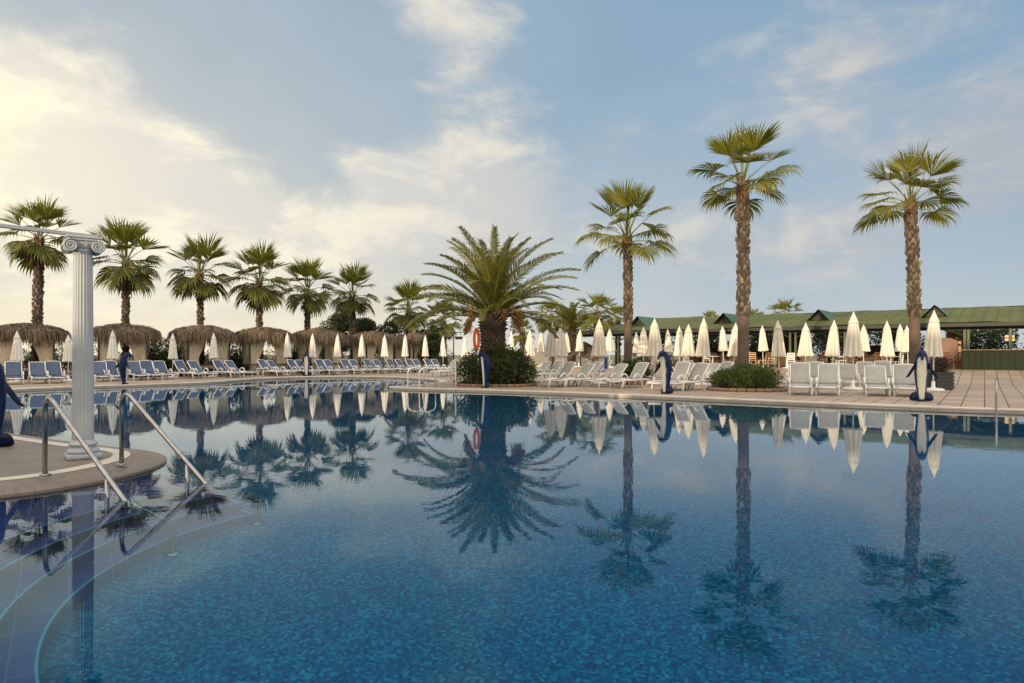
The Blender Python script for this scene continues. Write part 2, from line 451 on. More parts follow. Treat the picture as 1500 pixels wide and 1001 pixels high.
# ------------------------------------------------------------------ palms
def fan_frond(mb, pm, o, az, pitch, Lp, R, rng, nseg=24, grav=.35, cup=.28, spread=2.0):
    """one fan leaf: arched petiole (into pm) and pleated blade with free, drooping tips (into mb)"""
    h = V((cos(az), sin(az), 0)); s = V((-sin(az), cos(az), 0))
    p = V(o); pts = [p.copy()]; pit = pitch
    bend = rng.uniform(.18, .34) * (1.0 if pitch < 1.1 else .45)
    n = 4
    for i in range(n):
        pit -= bend / n
        p = p + (h * cos(pit) + V((0, 0, 1)) * sin(pit)) * (Lp / n)
        pts.append(p.copy())
    pm.tube(pts, [.028, .022, .018, .015, .012], 4, flat=1.6, caps=False)
    pit -= .18
    t = h * cos(pit) + V((0, 0, 1)) * sin(pit)
    tw = rng.uniform(-.35, .35)
    s2 = (s * cos(tw) + V((0, 0, 1)) * sin(tw))
    s2 = (s2 - t * s2.dot(t)).normalized()
    nn = t.cross(s2)
    if nn.z < 0: nn = -nn
    dA = 2 * spread / nseg
    for i in range(nseg):
        a = -spread + (i + .5) * dA + rng.uniform(-.03, .03)
        # side segments lift first (shallow cup), then everything hangs
        d = (t * cos(a) + s2 * sin(a) + nn * (cup * abs(sin(a)) - .05)).normalized()
        L = R * (.74 + .26 * cos(a * .7)) * rng.uniform(.9, 1.08)
        w = (s2 * cos(a) - t * sin(a)).normalized()
        g = grav * rng.uniform(.8, 1.35)
        q = p.copy(); vs = []
        rs = [0.03, .32, .62, .80, .92, 1.0]
        for k, r in enumerate(rs):
            if k > 0:
                step = (r - rs[k - 1]) * L
                d = (d + V((0, 0, -g * (.18, .35, .9, 1.6, 1.9)[k - 1]))).normalized()
                q = q + d * step
            wd = r * L * tan(dA / 2) if r <= .63 else .62 * L * tan(dA / 2) * (1 - r) / .38 * .8 + .004
            up = d.cross(w); 
            if up.dot(nn) < 0: up = -up
            vs += [q - w * wd, q + up * (wd * .55), q + w * wd]
        fs = []
        for k in range(len(rs) - 1):
            b = k * 3
            fs += [(b, b + 1, b + 4, b + 3), (b + 1, b + 2, b + 5, b + 4)]
        mb.add(vs, fs)
        if rng.random() < .22:       # loose thread hanging from the blade
            e = q; L2 = rng.uniform(.12, .35)
            x = V((rng.uniform(-.05, .05), rng.uniform(-.05, .05), -L2))
            mb.add([e, e + w * .007, e + x], [(0, 1, 2)])

def fan_crown(seed, nf=30, Lp=1.15, R=1.05, nseg=24, lo=-.55, hi=1.35, spear=True, pw=.85, low=.0, sparse=0.0, tilt=0.0):
    rng = random.Random(seed)
    mb, pm = MB(), MB()
    for i in range(nf):
        f = i / (nf - 1)
        pitch = hi + (lo - hi) * f ** pw + rng.uniform(-.12, .12)
        az = i * 2.39996 + rng.uniform(-.25, .25)
        if rng.random() < sparse: continue
        l = Lp * rng.uniform(.85, 1.15) * (1.0 if f > .15 else .8) * (1 - low * f)
        r0 = .10 + .08 * f
        o = V((cos(az) * r0, sin(az) * r0, .38 - .55 * f))
        fan_frond(mb, pm, o, az, pitch, l, R * rng.uniform(.85, 1.1) * (1.08 if f < .35 else 1), rng, nseg, grav=(.05 if f < .4 else .12 + .38 * f) * rng.uniform(.7, 1.3), spread=1.22 if f < .4 else 1.5 + .4 * f, cup=.45 if f < .4 else .28)
    if spear:
        for k in range(2):
            a = rng.uniform(0, 6.28); d = V((cos(a) * .07, sin(a) * .07, 1)).normalized()
            pts = [V((0, 0, .3)), V((0, 0, .3)) + d * 1.0, V((0, 0, .3)) + d * (1.75 + .25 * k)]
            mb.tube(pts, [.03, .05, .006], 5)
    return mb, pm

def shag_trunk(H, r0, r1, seed, smooth_h=0.0, lean=0.0, boots=True, dens=1.0, bow=0.0):
    """tapered trunk: smooth shaved foot, then a coat of split leaf bases"""
    rng = random.Random(seed)
    core, boot, smooth = MB(), MB(), MB()
    def ax(z): return V((lean * z / H + bow * sin(pi * z / H), lean * .3 * z / H, z))
    def rad(z):
        f = z / H
        return r0 + (r1 - r0) * f + (.30 * r0 * max(0, 1 - z / .7) ** 2)
    zs = [0, .12, .3, .55, .8] + [1.1 + i * .35 for i in range(int((H - 1.1) / .35))] + [H]
    zs = [z for z in zs if z <= H]
    nn = 16
    def part(mbx, z0, z1, wob):
        zz = [z0] + [z for z in zs if z0 < z < z1] + [z1]
        vs = []; fs = []
        for i, z in enumerate(zz):
            for k in range(nn):
                a = 2 * pi * k / nn
                r = rad(z) * (1 + wob * sin(a * 3 + z * 4) + rng.uniform(-wob, wob) * .4)
                c = ax(z)
                vs.append(c + V((cos(a) * r, sin(a) * r, 0)))
        for i in range(len(zz) - 1):
            for k in range(nn):
                j = (k + 1) % nn
                fs.append((i * nn + k, i * nn + j, (i + 1) * nn + j, (i + 1) * nn + k))
        mbx.add(vs, fs)
    if smooth_h > 0: part(smooth, 0, smooth_h, .02)
    part(core, max(0, smooth_h - .02), H, .03)
    z = smooth_h; row = 0
    while z < H - .05:
        m = int(round(2 * pi * rad(z) / .17 * dens)); m = max(m, 6)
        for k in range(m):
            a = 2 * pi * (k + .5 * (row % 2)) / m + rng.uniform(-.12, .12)
            zz = z + rng.uniform(-.06, .06)
            if rng.random() < .1: continue
            c = ax(zz); o = V((cos(a), sin(a), 0)); s = V((-sin(a), cos(a), 0))
            r = rad(zz); w = rng.uniform(.055, .085); h = rng.uniform(.14, .26); out = rng.uniform(.02, .085)
            if rng.random() < .05: out += .07; h += .08
            b0 = c + o * (r - .03); t0 = c + o * (r + out) + V((0, 0, h)) + s * rng.uniform(-.03, .03)
            mid = c + o * (r + out * .75 + .015) + V((0, 0, h * .45))
            vs = [b0 - s * w + V((0, 0, -.04)), b0 + s * w + V((0, 0, -.04)), mid + s * w * .8, t0 + s * w * .25, t0 - s * w * .25, mid - s * w * .8,
                  c + o * (r - .02) + V((0, 0, h * .9))]
            boot.add(vs, [(0, 1, 2, 5), (5, 2, 3, 4), (4, 3, 6), (2, 1, 6, 3), (0, 5, 4, 6)])
        z += .155 / dens; row += 1
    return core, boot, smooth, ax(H)

def fan_palm(name, label, loc, H, crown, rz=0.0, group=None, seed=1, r0=.24, r1=.17, smooth_h=0.0, lean=0.0, csc=1.0, leaf='palm_leaf', dens=1.0, shared=None, bow=0.0, skirt=True):
    root = empty(name, loc, rz)
    tag(root, label, 'palm tree', group)
    core, boot, smooth, top = shag_trunk(H, r0, r1, seed, smooth_h, lean, dens=dens, bow=bow)
    tr = core.build('trunk', M['trunk_core'], root, True)
    boot.build('leaf_bases', M['trunk_shag'], tr)
    if smooth_h > 0: smooth.build('trunk_foot', M['trunk_smooth'], tr, True)
    # rusty fibre where the leaves start
    fb = MB(); rng = random.Random(seed + 5)
    for i in range(110):
        a = rng.uniform(0, 6.28); z = rng.uniform(-.75, .1); o = V((cos(a), sin(a), 0)); s = V((-sin(a), cos(a), 0))
        b = top + o * (r1 * .9) + V((0, 0, z)); h = rng.uniform(.2, .42); out = rng.uniform(.04, .16)
        w = rng.uniform(.03, .06)
        fb.add([b - s * w, b + s * w, b + o * out + V((0, 0, h)) + s * w * .3, b + o * out + V((0, 0, h)) - s * w * .3], [(0, 1, 2, 3)])
    fb.build('leaf_fibre', M['trunk_fiber'], tr)
    me_c, me_p = crown
    cr = link('crown', me_c, root, top, 0, csc)
    link('petioles', me_p, cr)
    if skirt:
        dm = MB(); dp = MB()
        for i in range(3):
            az = rng.uniform(0, 6.28)
            fan_frond(dm, dp, top + V((cos(az) * .12, sin(az) * .12, -.3)), az, -.9 + rng.uniform(-.2, .2), .5 * csc, .7 * csc, rng, 14, grav=.6, spread=1.2)
        dm.build('dead_leaves', M['dead_leaf'], root)
    return root

def crown_mesh(name, leaf, **kw):
    mb, pm = fan_crown(**kw)
    return mb.mesh(name, M[leaf]), pm.mesh(name + '_petioles', M['petiole'])

def feather_frond(mb, pm, o, az, pitch, L, rng, nl=42, droop=1.3, wl=.5):
    h = V((cos(az), sin(az), 0)); s = V((-sin(az), cos(az), 0))
    n = 14; p = V(o); pts = [p.copy()]; dirs = []
    side = rng.uniform(-.12, .12)
    for i in range(n):
        f = (i + .5) / n
        pt = pitch - droop * f ** 1.6
        d = (h * cos(pt) + V((0, 0, 1)) * sin(pt) + s * side * f).normalized()
        dirs.append(d); p = p + d * (L / n); pts.append(p.copy())
    dirs.append(dirs[-1])
    pm.tube(pts, [.035 * (1 - .85 * i / n) + .004 for i in range(n + 1)], 4, caps=False)
    roll = rng.uniform(-.5, .5)
    for i in range(nl):
        f = .12 + .88 * (i + rng.uniform(-.2, .2)) / nl
        x = min(f * n, n - .001); k = int(x); b = pts[k].lerp(pts[k + 1], x - k); d = dirs[k]
        sd = (s - d * s.dot(d)).normalized(); up = d.cross(sd)
        if up.z < 0: up = -up
        sd2 = sd * cos(roll) + up * sin(roll); up2 = up * cos(roll) - sd * sin(roll)
        ln = wl * (.35 + .65 * sin(pi * min(1, (f * .93 + .07)) ** .8)) * rng.uniform(.85, 1.15)
        for sg in (-1, 1):
            v = (d * (.62 + .4 * f) + sd2 * sg * .85 + up2 * rng.uniform(.2, .42)).normalized()
            w = d.cross(v).cross(v).normalized() * (.025)
            m = b + v * ln * .5; e = b + (v + V((0, 0, -.16 * rng.uniform(.4, 1.6)))).normalized() * ln
            mb.add([b - w * .7, b + w * .7, m + w, m - w, e], [(0, 1, 2, 3), (3, 2, 4)])

def date_palm(label, loc, H, L, nf, seed, r=.46, group=None, stalks=True, dens=1.0, name='date_palm', lo=.22):
    rng = random.Random(seed)
    root = empty(name, loc); tag(root, label, 'palm tree', group)
    core = MB()
    core.lathe([(r * 1.12, 0), (r * 1.0, .25), (r * .96, .6), (r * 1.0, H * .6), (r * 1.12, H * .85), (r * 1.05, H), (r * .5, H + .3)], 20)
    tr = core.build('trunk', M['trunk_core'], root, True)
    bt = MB(); z = .05; row = 0
    while z < H + .15:
        m = 15
        for k in range(m):
            a = 2 * pi * (k + .5 * (row % 2)) / m + rng.uniform(-.05, .05)
            o = V((cos(a), sin(a), 0)); s = V((-sin(a), cos(a), 0))
            rr = r * (.98 + .1 * max(0, z / H - .5)); w = .085; hh = .15; out = rng.uniform(.06, .13) * (1 + .6 * (z > H * .8))
            c = V((0, 0, z + rng.uniform(-.02, .02)))
            tip = c + o * (rr + out) + V((0, 0, .06))
            vs = [c + o * (rr - .03) + V((0, 0, -.09)), c + o * (rr) - s * w, tip - s * .045, tip + s * .045, c + o * rr + s * w, c + o * (rr - .02) + V((0, 0, hh))]
            bt.add(vs, [(0, 3, 2), (0, 2, 1), (0, 4, 3), (1, 2, 5), (2, 3, 5), (3, 4, 5)])
        z += .13; row += 1
    bt.build('leaf_bases', M['date_trunk'], tr)
    mb, pm = MB(), MB()
    for i in range(nf):
        f = i / (nf - 1)
        pitch = 1.5 + (lo - 1.5) * f ** .9 + rng.uniform(-.1, .1)
        az = i * 2.39996 + rng.uniform(-.2, .2)
        l = L * rng.uniform(.85, 1.08) * (.85 + .15 * sin(pi * f))
        o = V((cos(az) * .22 * f, sin(az) * .22 * f, H + .35 - .35 * f))
        feather_frond(mb, pm, o, az, pitch, l, rng, int(54 * dens), droop=.8 + .35 * f, wl=.52)
    cr = mb.build('crown', M['date_leaf'], root)
    pm.build('leaf_stalks', M['petiole'], cr)
    if stalks:
        sp = MB()
        for i in range(16):
            az = rng.uniform(0, 6.28); pit = rng.uniform(.25, .95)
            h = V((cos(az), sin(az), 0)); p = V((cos(az) * .2, sin(az) * .2, H + .15)); pts = [p]
            for k in range(4):
                pit -= .28; p = p + (h * cos(pit) + V((0, 0, 1)) * sin(pit)) * .27; pts.append(p)
            sp.tube(pts, [.03, .025, .02, .015, .01], 5)
            for k in range(34):
                e = pts[-1] + V((rng.gauss(0, .10), rng.gauss(0, .10), rng.uniform(-.42, .04)))
                b = pts[-2].lerp(pts[-1], rng.random())
                sp.add([b, b + V((.012, 0, 0)), e + V((.012, .012, 0)), e], [(0, 1, 2, 3)])
                sp.box(e, (.03, .03, .045))
        sp.build('fruit_stalks', M['spadix'], cr)
    return root

# ------------------------------------------------------------------ leafy things
def leaf_cloud(mb, blobs, n, size, rng, fill=.35, ground=0.0):
    """leaf-sized folded faces spread through lumpy volumes"""
    tot = sum(b[3] * b[4] * b[5] for b in blobs) ** 1
    ws = [(b[3] * b[4] + b[4] * b[5] + b[3] * b[5]) for b in blobs]
    W = sum(ws)
    for b, wgt in zip(blobs, ws):
        for i in range(int(n * wgt / W)):
            d = V((rng.gauss(0, 1), rng.gauss(0, 1), rng.gauss(0, 1))).normalized()
            r = 1 - fill * rng.random() ** 2 + .10 * rng.gauss(0, 1)
            p = V((b[0] + d.x * b[3] * r, b[1] + d.y * b[4] * r, b[2] + d.z * b[5] * r))
            if p.z < ground: continue
            ax = (d + V((rng.gauss(0, .6), rng.gauss(0, .6), rng.gauss(0, .6) + .25))).normalized()
            sd = ax.cross(V((rng.gauss(0, 1), rng.gauss(0, 1), rng.gauss(0, 1)))).normalized()
            s = size * rng.uniform(.6, 1.35); nn = ax.cross(sd) * s * .12
            e = p + ax * s; m = p + ax * s * .45
            mb.add([p, m + sd * s * .27 + nn, e, m - sd * s * .27 + nn], [(0, 1, 2), (0, 2, 3)])

def lumps(rng, n, rx, ry, h, lr=.45, z0=0.0):
    out = []
    for i in range(n):
        a = rng.uniform(0, 6.28); q = sqrt(rng.random()) * .8
        x, y = cos(a) * q * rx, sin(a) * q * ry
        top = h * (1 - .45 * q * q) * rng.uniform(.82, 1.05)
        r = lr * rng.uniform(.7, 1.3)
        out.append((x, y, z0 + max(r * .6, top - r * .7), r * rx * .75 if rx > ry * 2 else r, r, r * .85))
        if top > 2.2 * r:
            out.append((x * 1.1, y * 1.1, z0 + top * .4, r * 1.05, r * 1.05, r))
    return out

def bush(name, label, cat, loc, rx, ry, h, n, seed, leaf='bush_leaf', size=.085, lr=.4, nl=16, group=None, flowers=None, rz=0.0):
    rng = random.Random(seed)
    root = empty(name, loc, rz); tag(root, label, cat, group)
    mb = MB(); bl = lumps(rng, nl, rx, ry, h, lr)
    leaf_cloud(mb, bl, n, size, rng)
    mb.build('foliage', M[leaf], root)
    st = MB()
    for i in range(9):
        b = rng.choice(bl); st.tube([(b[0] * .3, b[1] * .3, 0), (b[0] * .8, b[1] * .8, b[2] * .6), (b[0], b[1], b[2])], [.025, .018, .008], 5)
    st.build('stems', M['twig'], root)
    if flowers:
        fm = MB(); leaf_cloud(fm, bl, flowers[1], size * .8, rng, fill=.05); fm.build('blossoms', M[flowers[0]], root)
    return root

def tree(name, label, loc, H, rx, h0, n, seed, leaf='tree_leaf', size=.2, group=None, ry=None):
    rng = random.Random(seed); ry = ry or rx
    root = empty(name, loc, rng.uniform(0, 6)); tag(root, label, 'tree', group)
    mb = MB(); bl = []
    for i in range(18):
        a = rng.uniform(0, 6.28); q = sqrt(rng.random()); f = rng.random()
        z = h0 + (H - h0) * f; k = sqrt(max(.08, 1 - (2 * f - .9) ** 2))
        r = rx * rng.uniform(.25, .42)
        bl.append((cos(a) * q * rx * k * .8, sin(a) * q * ry * k * .8, min(z, H - r * .7), r, r, r * .75))
    leaf_cloud(mb, bl, n, size, rng, fill=.5)
    cr = mb.build('crown', M[leaf], root)
    tm = MB(); tm.tube([(0, 0, 0), (.08, .03, h0 * .6), (0, .05, h0), (.05, 0, H * .7)], [.17, .13, .11, .04], 8)
    for b in bl[:9]:
        tm.tube([(0.02, .04, h0 * rng.uniform(.7, 1.1)), (b[0] * .5, b[1] * .5, (h0 + b[2]) / 2), (b[0], b[1], b[2])], [.07, .045, .015], 5)
    tm.build('trunk', M['twig'], root)
    return root

# ------------------------------------------------------------------ parasols
def make_umbrella(cloth, label_cat='umbrella', base='round', seed=0, thin=1.0):
    """closed parasol 2.9 m tall: pleated hanging cloth, flared top vent, pole, foot"""
    rng = random.Random(seed)
    root = empty('closed_umbrella', (0, 0, 0)); tag(root, None, label_cat)
    c = MB(); NS = 64; npl = 8
    ph = rng.uniform(0, 6); z0, z1 = 1.22, 2.74
    amps = [rng.uniform(.7, 1.25) for _ in range(npl)]
    prof = [(.0, .055, 0), (.06, .10, .15), (.16, .148, .3), (.35, .192, .5), (.55, .232, .75), (.75, .268, .9), (.9, .298, 1.0), (1.0, .325, 1.05)]
    vs = []; fs = []
    for i, (f, r, am) in enumerate(prof):
        z = z1 - f * (z1 - z0)
        for k in range(NS):
            a = 2 * pi * k / NS
            x = a * npl / (2 * pi)
            A = amps[int(x) % npl]
            wv = abs(sin(x * pi)) ** .7            # outward pleats with sharp valleys
            rr = r * thin * (1 - .42 * am + .42 * am * wv * A)
            sw = .10 * f * sin(ph + a)
            zz = z + (.07 * (wv - .5) * (f > .95)) + .02 * rng.uniform(-1, 1) * (f > .95)
            vs.append((rr * cos(a + sw), rr * sin(a + sw), zz))
    n = len(prof)
    for i in range(n - 1):
        for k in range(NS):
            j = (k + 1) % NS
            fs.append((i * NS + k, (i + 1) * NS + k, (i + 1) * NS + j, i * NS + j))
    c.add(vs, fs)
    cn = c.build('canopy', M[cloth], root, True)
    cp = MB()
    cp.lathe([(.0, 2.84), (.03, 2.83), (.055, 2.76), (.088, 2.67), (.118, 2.56), (.150, 2.46), (.140, 2.455), (.08, 2.6)], 32,
             fn=lambda r, z, a, i: r * thin * (1 + (.14 * abs(sin(4 * a + ph)) if r > .09 else 0)), cap=False)
    cp.build('top_vent', M[cloth], cn, True)
    st = MB(); st.lathe([(.262 * thin, 1.72), (.268 * thin, 1.70), (.262 * thin, 1.68)], 24, cap=False) if False else None
    p = MB(); p.tube([(0, 0, .05), (0, 0, 2.86)], .024, 10)
    p.lathe([(.0, 2.90), (.014, 2.893), (.02, 2.87), (.014, 2.845), (.0, 2.84)], 10)
    p.build('pole', M['white_metal'], root, True)
    b = MB()
    b.lathe([(.0, .0), (.34, .0), (.36, .03), (.355, .075), (.30, .10), (.09, .115), (.065, .16), (.055, .34), (.035, .36), (.0, .36)], 28)
    b.build('base', M['white_plastic'], root, True)
    return root

# ------------------------------------------------------------------ sun loungers
def rbox(mb, a, b, w, th, m=None):
    pass
def make_lounger(slingm, recline=52, arm=True):
    """plastic sun lounger; foot end towards +X, origin on the paving under the hinge"""
    root = empty('sun_lounger', (0, 0, 0)); tag(root, None, 'sun lounger')
    W = .32
    # seat: sling that dips a little and turns down at the foot
    s = MB()
    prof = [(-.05, .345), (.10, .33), (.35, .325), (.65, .34), (.95, .335), (1.12, .315), (1.20, .275)]
    def seat(u, v):
        x = u * (len(prof) - 1); k = min(int(x), len(prof) - 2); t = x - k
        px = prof[k][0] * (1 - t) + prof[k + 1][0] * t; pz = prof[k][1] * (1 - t) + prof[k + 1][1] * t
        y = (v - .5) * 2 * (W - .035)
        return V((px, y, pz - .012 * (1 - (2 * v - 1) ** 2)))
    s.grid(seat, 18, 6)
    se = s.build('seat', M[slingm], root, True)
    sol = se.modifiers.new('thickness', 'SOLIDIFY'); sol.thickness = .018; sol.offset = -1
    # raised back
    r = radians(recline); L = .80
    bx = V((-cos(r), 0, sin(r))); nb = V((sin(r), 0, cos(r)))
    o = V((-.06, 0, .35))
    b = MB()
    def back(u, v):
        y = (v - .5) * 2 * (W - .035)
        sag = .020 * (1 - (2 * v - 1) ** 2) * sin(pi * min(1, u * 1.05))
        return o + bx * (L * u) - nb * (sag - .03 * u * u) + V((0, y, 0))
    b.grid(back, 12, 6)
    bk = b.build('backrest', M[slingm], root, True)
    sol = bk.modifiers.new('thickness', 'SOLIDIFY'); sol.thickness = .018; sol.offset = -1
    f = MB()
    for sy in (-1, 1):
        f.tube([o + V((0, sy * (W - .02), -.01)), o + bx * .4 + V((0, sy * (W - .02), -.005)) , o + bx * .78 + nb * .028 + V((0, sy * (W - .02), 0))], [.027, .029, .027], 8, flat=1.0)
    f.tube([o + bx * .79 + nb * .03 + V((0, y * (W - .02), 0)) + bx * (.03 * (1 - y * y)) for y in (-1, -.6, 0, .6, 1)], .024, 8)
    f.build('backrest_frame', M['white_plastic'], bk, True)
    # side frames: rail, curved arm loop that becomes the rear leg
    for sy in (-1, 1):
        g = MB(); y = sy * W
        g.tube([(-.62, y, .30), (-.3, y, .335), (.0, y, .325), (.4, y, .305), (.8, y, .315), (1.08, y, .30), (1.2, y, .262)], [.03, .038, .042, .042, .042, .038, .03], 8, flat=.7, up=(0, 0, 1))
        if arm:
            g.tube([(-.16, y * 1.02, .0), (-.13, y * 1.04, .14), (-.06, y * 1.06, .34), (.02, y * 1.08, .47), (.12, y * 1.08, .535), (.24, y * 1.08, .52), (.33, y * 1.07, .44), (.37, y * 1.05, .345)],
                   [.034, .036, .038, .038, .036, .036, .036, .034], 8, flat=.8)
            g.tube([(-.52, y * .98, .31), (-.42, y, .14), (-.36, y * 1.02, .0)], [.032, .034, .034], 8)
            g.tube([(-.16, y * 1.02, .012), (-.36, y * 1.02, .012)], .02, 6)
        g.build('side_frame', M['white_plastic'], root, True)
        lg = MB()
        lg.tube([(.92, y * .98, .30), (.97, y, .16), (1.0, y * 1.02, .0)], [.04, .036, .034], 8)
        lg.build('leg', M['white_plastic'], root, True)
    fb = MB(); fb.tube([(1.17, sy_ * W, .262) for sy_ in (-1, -.3, .3, 1)], [.028, .03, .03, .028], 8)
    fb.build('foot_bar', M['white_plastic'], root, True)
    ap = MB()
    for xx in (-.55, .35, .8):
        ap.tube([(xx, -W, .30), (xx, W, .30)], .018, 6)
    ap.build('cross_bars', M['white_plastic'], root, True)
    # prop under the back
    pr = MB()
    for sy in (-1, 1):
        q = o + bx * .42; pr.tube([(q.x, sy * .2, q.z - .02), (-.58, sy * .2, .31)], .011, 6)
    pr.build('prop', M['white_metal'], root, True)
    return root

# ------------------------------------------------------------------ thatched cabana
def make_cabana(seed=0):
    rng = random.Random(seed)
    root = empty('thatched_cabana', (0, 0, 0)); tag(root, None, 'cabana')
    S = 1.36; EZ = 2.44; TZ = 2.82
    def surf(a, q):      # q: 0 top .. 1 eave ; rounded square plan
        c, s_ = cos(a), sin(a)
        R = (S + .42) / (abs(c) ** 3.2 + abs(s_) ** 3.2) ** (1 / 3.2)
        z = TZ - (TZ - EZ) * (.66 * q + .34 * q ** 5) + .05 * q * sin(3 * a + 1.3 * seed) + .035 * q * sin(7 * a + 2 * seed)
        return V((c * R * q, s_ * R * q, z))
    core = MB(); NA = 40; qs = [.02, .25, .5, .7, .85, .95, 1.0]
    vs = [surf(2 * pi * k / NA, q) + V((0, 0, -.05 + .03 * sin(k * 1.7 + q * 9))) for q in qs for k in range(NA)]
    fs = [(i * NA + k, i * NA + (k + 1) % NA, (i + 1) * NA + (k + 1) % NA, (i + 1) * NA + k) for i in range(len(qs) - 1) for k in range(NA)]
    fs.append(tuple(range(NA - 1, -1, -1)))
    core.add(vs, fs)
    rf = core.build('roof', M['thatch_core'], root, True)
    th = MB()
    for i in range(3600):
        a = rng.uniform(0, 2 * pi)
        q = .05 + .95 * sqrt(rng.random())
        if i < 1700: q = rng.uniform(.9, 1.02)
        if i < 1100: q = rng.uniform(.98, 1.03)
        p = surf(a, q); e = surf(a + rng.uniform(-.08, .08), q + .08)
        d = (e - p).normalized()
        d = (d + V((rng.gauss(0, .16), rng.gauss(0, .16), rng.uniform(-.05, .16)))).normalized()
        L = rng.uniform(.30, .6)
        w = d.cross(V((0, 0, 1)))
        if w.length < .01: w = V((1, 0, 0))
        w = w.normalized() * rng.uniform(.007, .022)
        g = .35 if q < .85 else 1.9
        if q > .97: L *= rng.uniform(1.1, 1.9)
        m = p + d * L * .5; d2 = (d + V((0, 0, -g))).normalized(); e = m + d2 * L * .5 * rng.uniform(.7, 1.35)
        up = V((0, 0, rng.uniform(.0, .06)))
        th.add([p - w + up, p + w + up, m + w + up, m - w + up, e + w * .3, e - w * .3], [(0, 1, 2, 3), (3, 2, 4, 5)])
    # heavy ragged bunches along the eave and loose tufts on top
    for i in range(190):
        a = rng.uniform(0, 2 * pi); q = rng.uniform(.93, 1.03) if i < 150 else rng.uniform(.1, .9)
        p0 = surf(a, q); o = V((cos(a), sin(a), 0)); s_ = V((-sin(a), cos(a), 0)); L0 = rng.uniform(.42, .85) if i < 150 else rng.uniform(.2, .4)
        for k in range(7):
            p = p0 + s_ * rng.gauss(0, .05) + o * rng.uniform(-.03, .05); w = s_ * rng.uniform(.012, .03)
            out = rng.uniform(.02, .16) if i < 150 else rng.uniform(.2, .4); L = L0 * rng.uniform(.7, 1.15)
            m = p + o * out + V((0, 0, -L * .25 if i < 150 else .04)); e = p + o * out * 1.15 + s_ * rng.gauss(0, .05) + V((0, 0, -L if i < 150 else -.06))
            th.add([p - w, p + w, m + w, m - w, e + w * .4, e - w * .4], [(0, 1, 2, 3), (3, 2, 4, 5)])
    th.build('thatch', M['thatch'], rf)
    for sx in (-1, 1):
        for sy in (-1, 1):
            p = MB(); p.box((sx * S, sy * S, 1.14), (.11, .11, 2.28), bev=.012); p.build('post', M['dark_wood'], root)
    bm = MB()
    for sy in (-1, 1): bm.box((0, sy * S, 2.23), (2 * S + .3, .09, .12)); bm.box((sy * (S + .003), 0, 2.12), (.09, 2 * S + .3, .12))
    bm.build('beam', M['dark_wood'], root)
    def curtain(p0, p1, gather, zt=2.08, zb=.12, wav=7, amp=.05, tie=None):
        mb = MB(); p0, p1 = V(p0), V(p1); d = p1 - p0; nrm = V((-d.y, d.x, 0)).normalized(); ph = rng.uniform(0, 6)
        def fn(u, v):
            z = zt + (zb - zt) * v
            k = 1.0
            if tie: k = 1 - (1 - gather) * exp(-((v - tie) / .3) ** 2) if v < tie else gather + (1 - gather) * .35 * (v - tie) / (1 - tie)
            x = u * k
            return p0 + d * x + nrm * (amp * sin(u * wav * 2 * pi + ph + .7 * sin(v * 3)) * (.6 + .5 * v)) + V((0, 0, z))
        mb.grid(fn, 44, 12)
        mb.build('curtain', M['curtain'], root, True)
    i = S - .07
    curtain((-i, -i, 0), (-i + 1.05, -i, 0), .62, tie=.6)
    curtain((i, -i, 0), (i - 1.0, -i, 0), .66, tie=.6)
    curtain((-i, i, 0), (-.35, i, 0), 1.0)
    curtain((-i, i - .1, 0), (-i, .2, 0), 1.0, wav=5); curtain((i, i - .1, 0), (i, -.1, 0), 1.0, wav=5)
    curtain((-i, -i + .1, 0), (-i, -.6, 0), .6, tie=.5, wav=4); curtain((i, -i + .1, 0), (i, -.6, 0), .6, tie=.5, wav=4)
    # low railing and day bed
    rl = MB()
    for sx in (-1, 1):
        rl.box((sx * S, 0, .62), (.05, 2 * S - .14, .05))
        for k in range(13): rl.box((sx * S, -S + .2 + k * (2 * S - .4) / 12, .31), (.03, .03, .58))
    rl.box((0, -S, .62), (2 * S - .14, .05, .05))
    for k in range(15): rl.box((-S + .16 + k * (2 * S - .32) / 14, -S, .31), (.03, .03, .58))
    rl.build('railing', M['dark_wood'], root)
    bd = MB(); bd.box((0, .35, .22), (2.0, 1.7, .36), bev=.03); bb = bd.build('day_bed', M['dark_wood'], root)
    mt = MB(); mt.box((0, .35, .48), (1.95, 1.65, .15), bev=.05); mt.build('mattress', M['curtain'], bb, True)
    return root

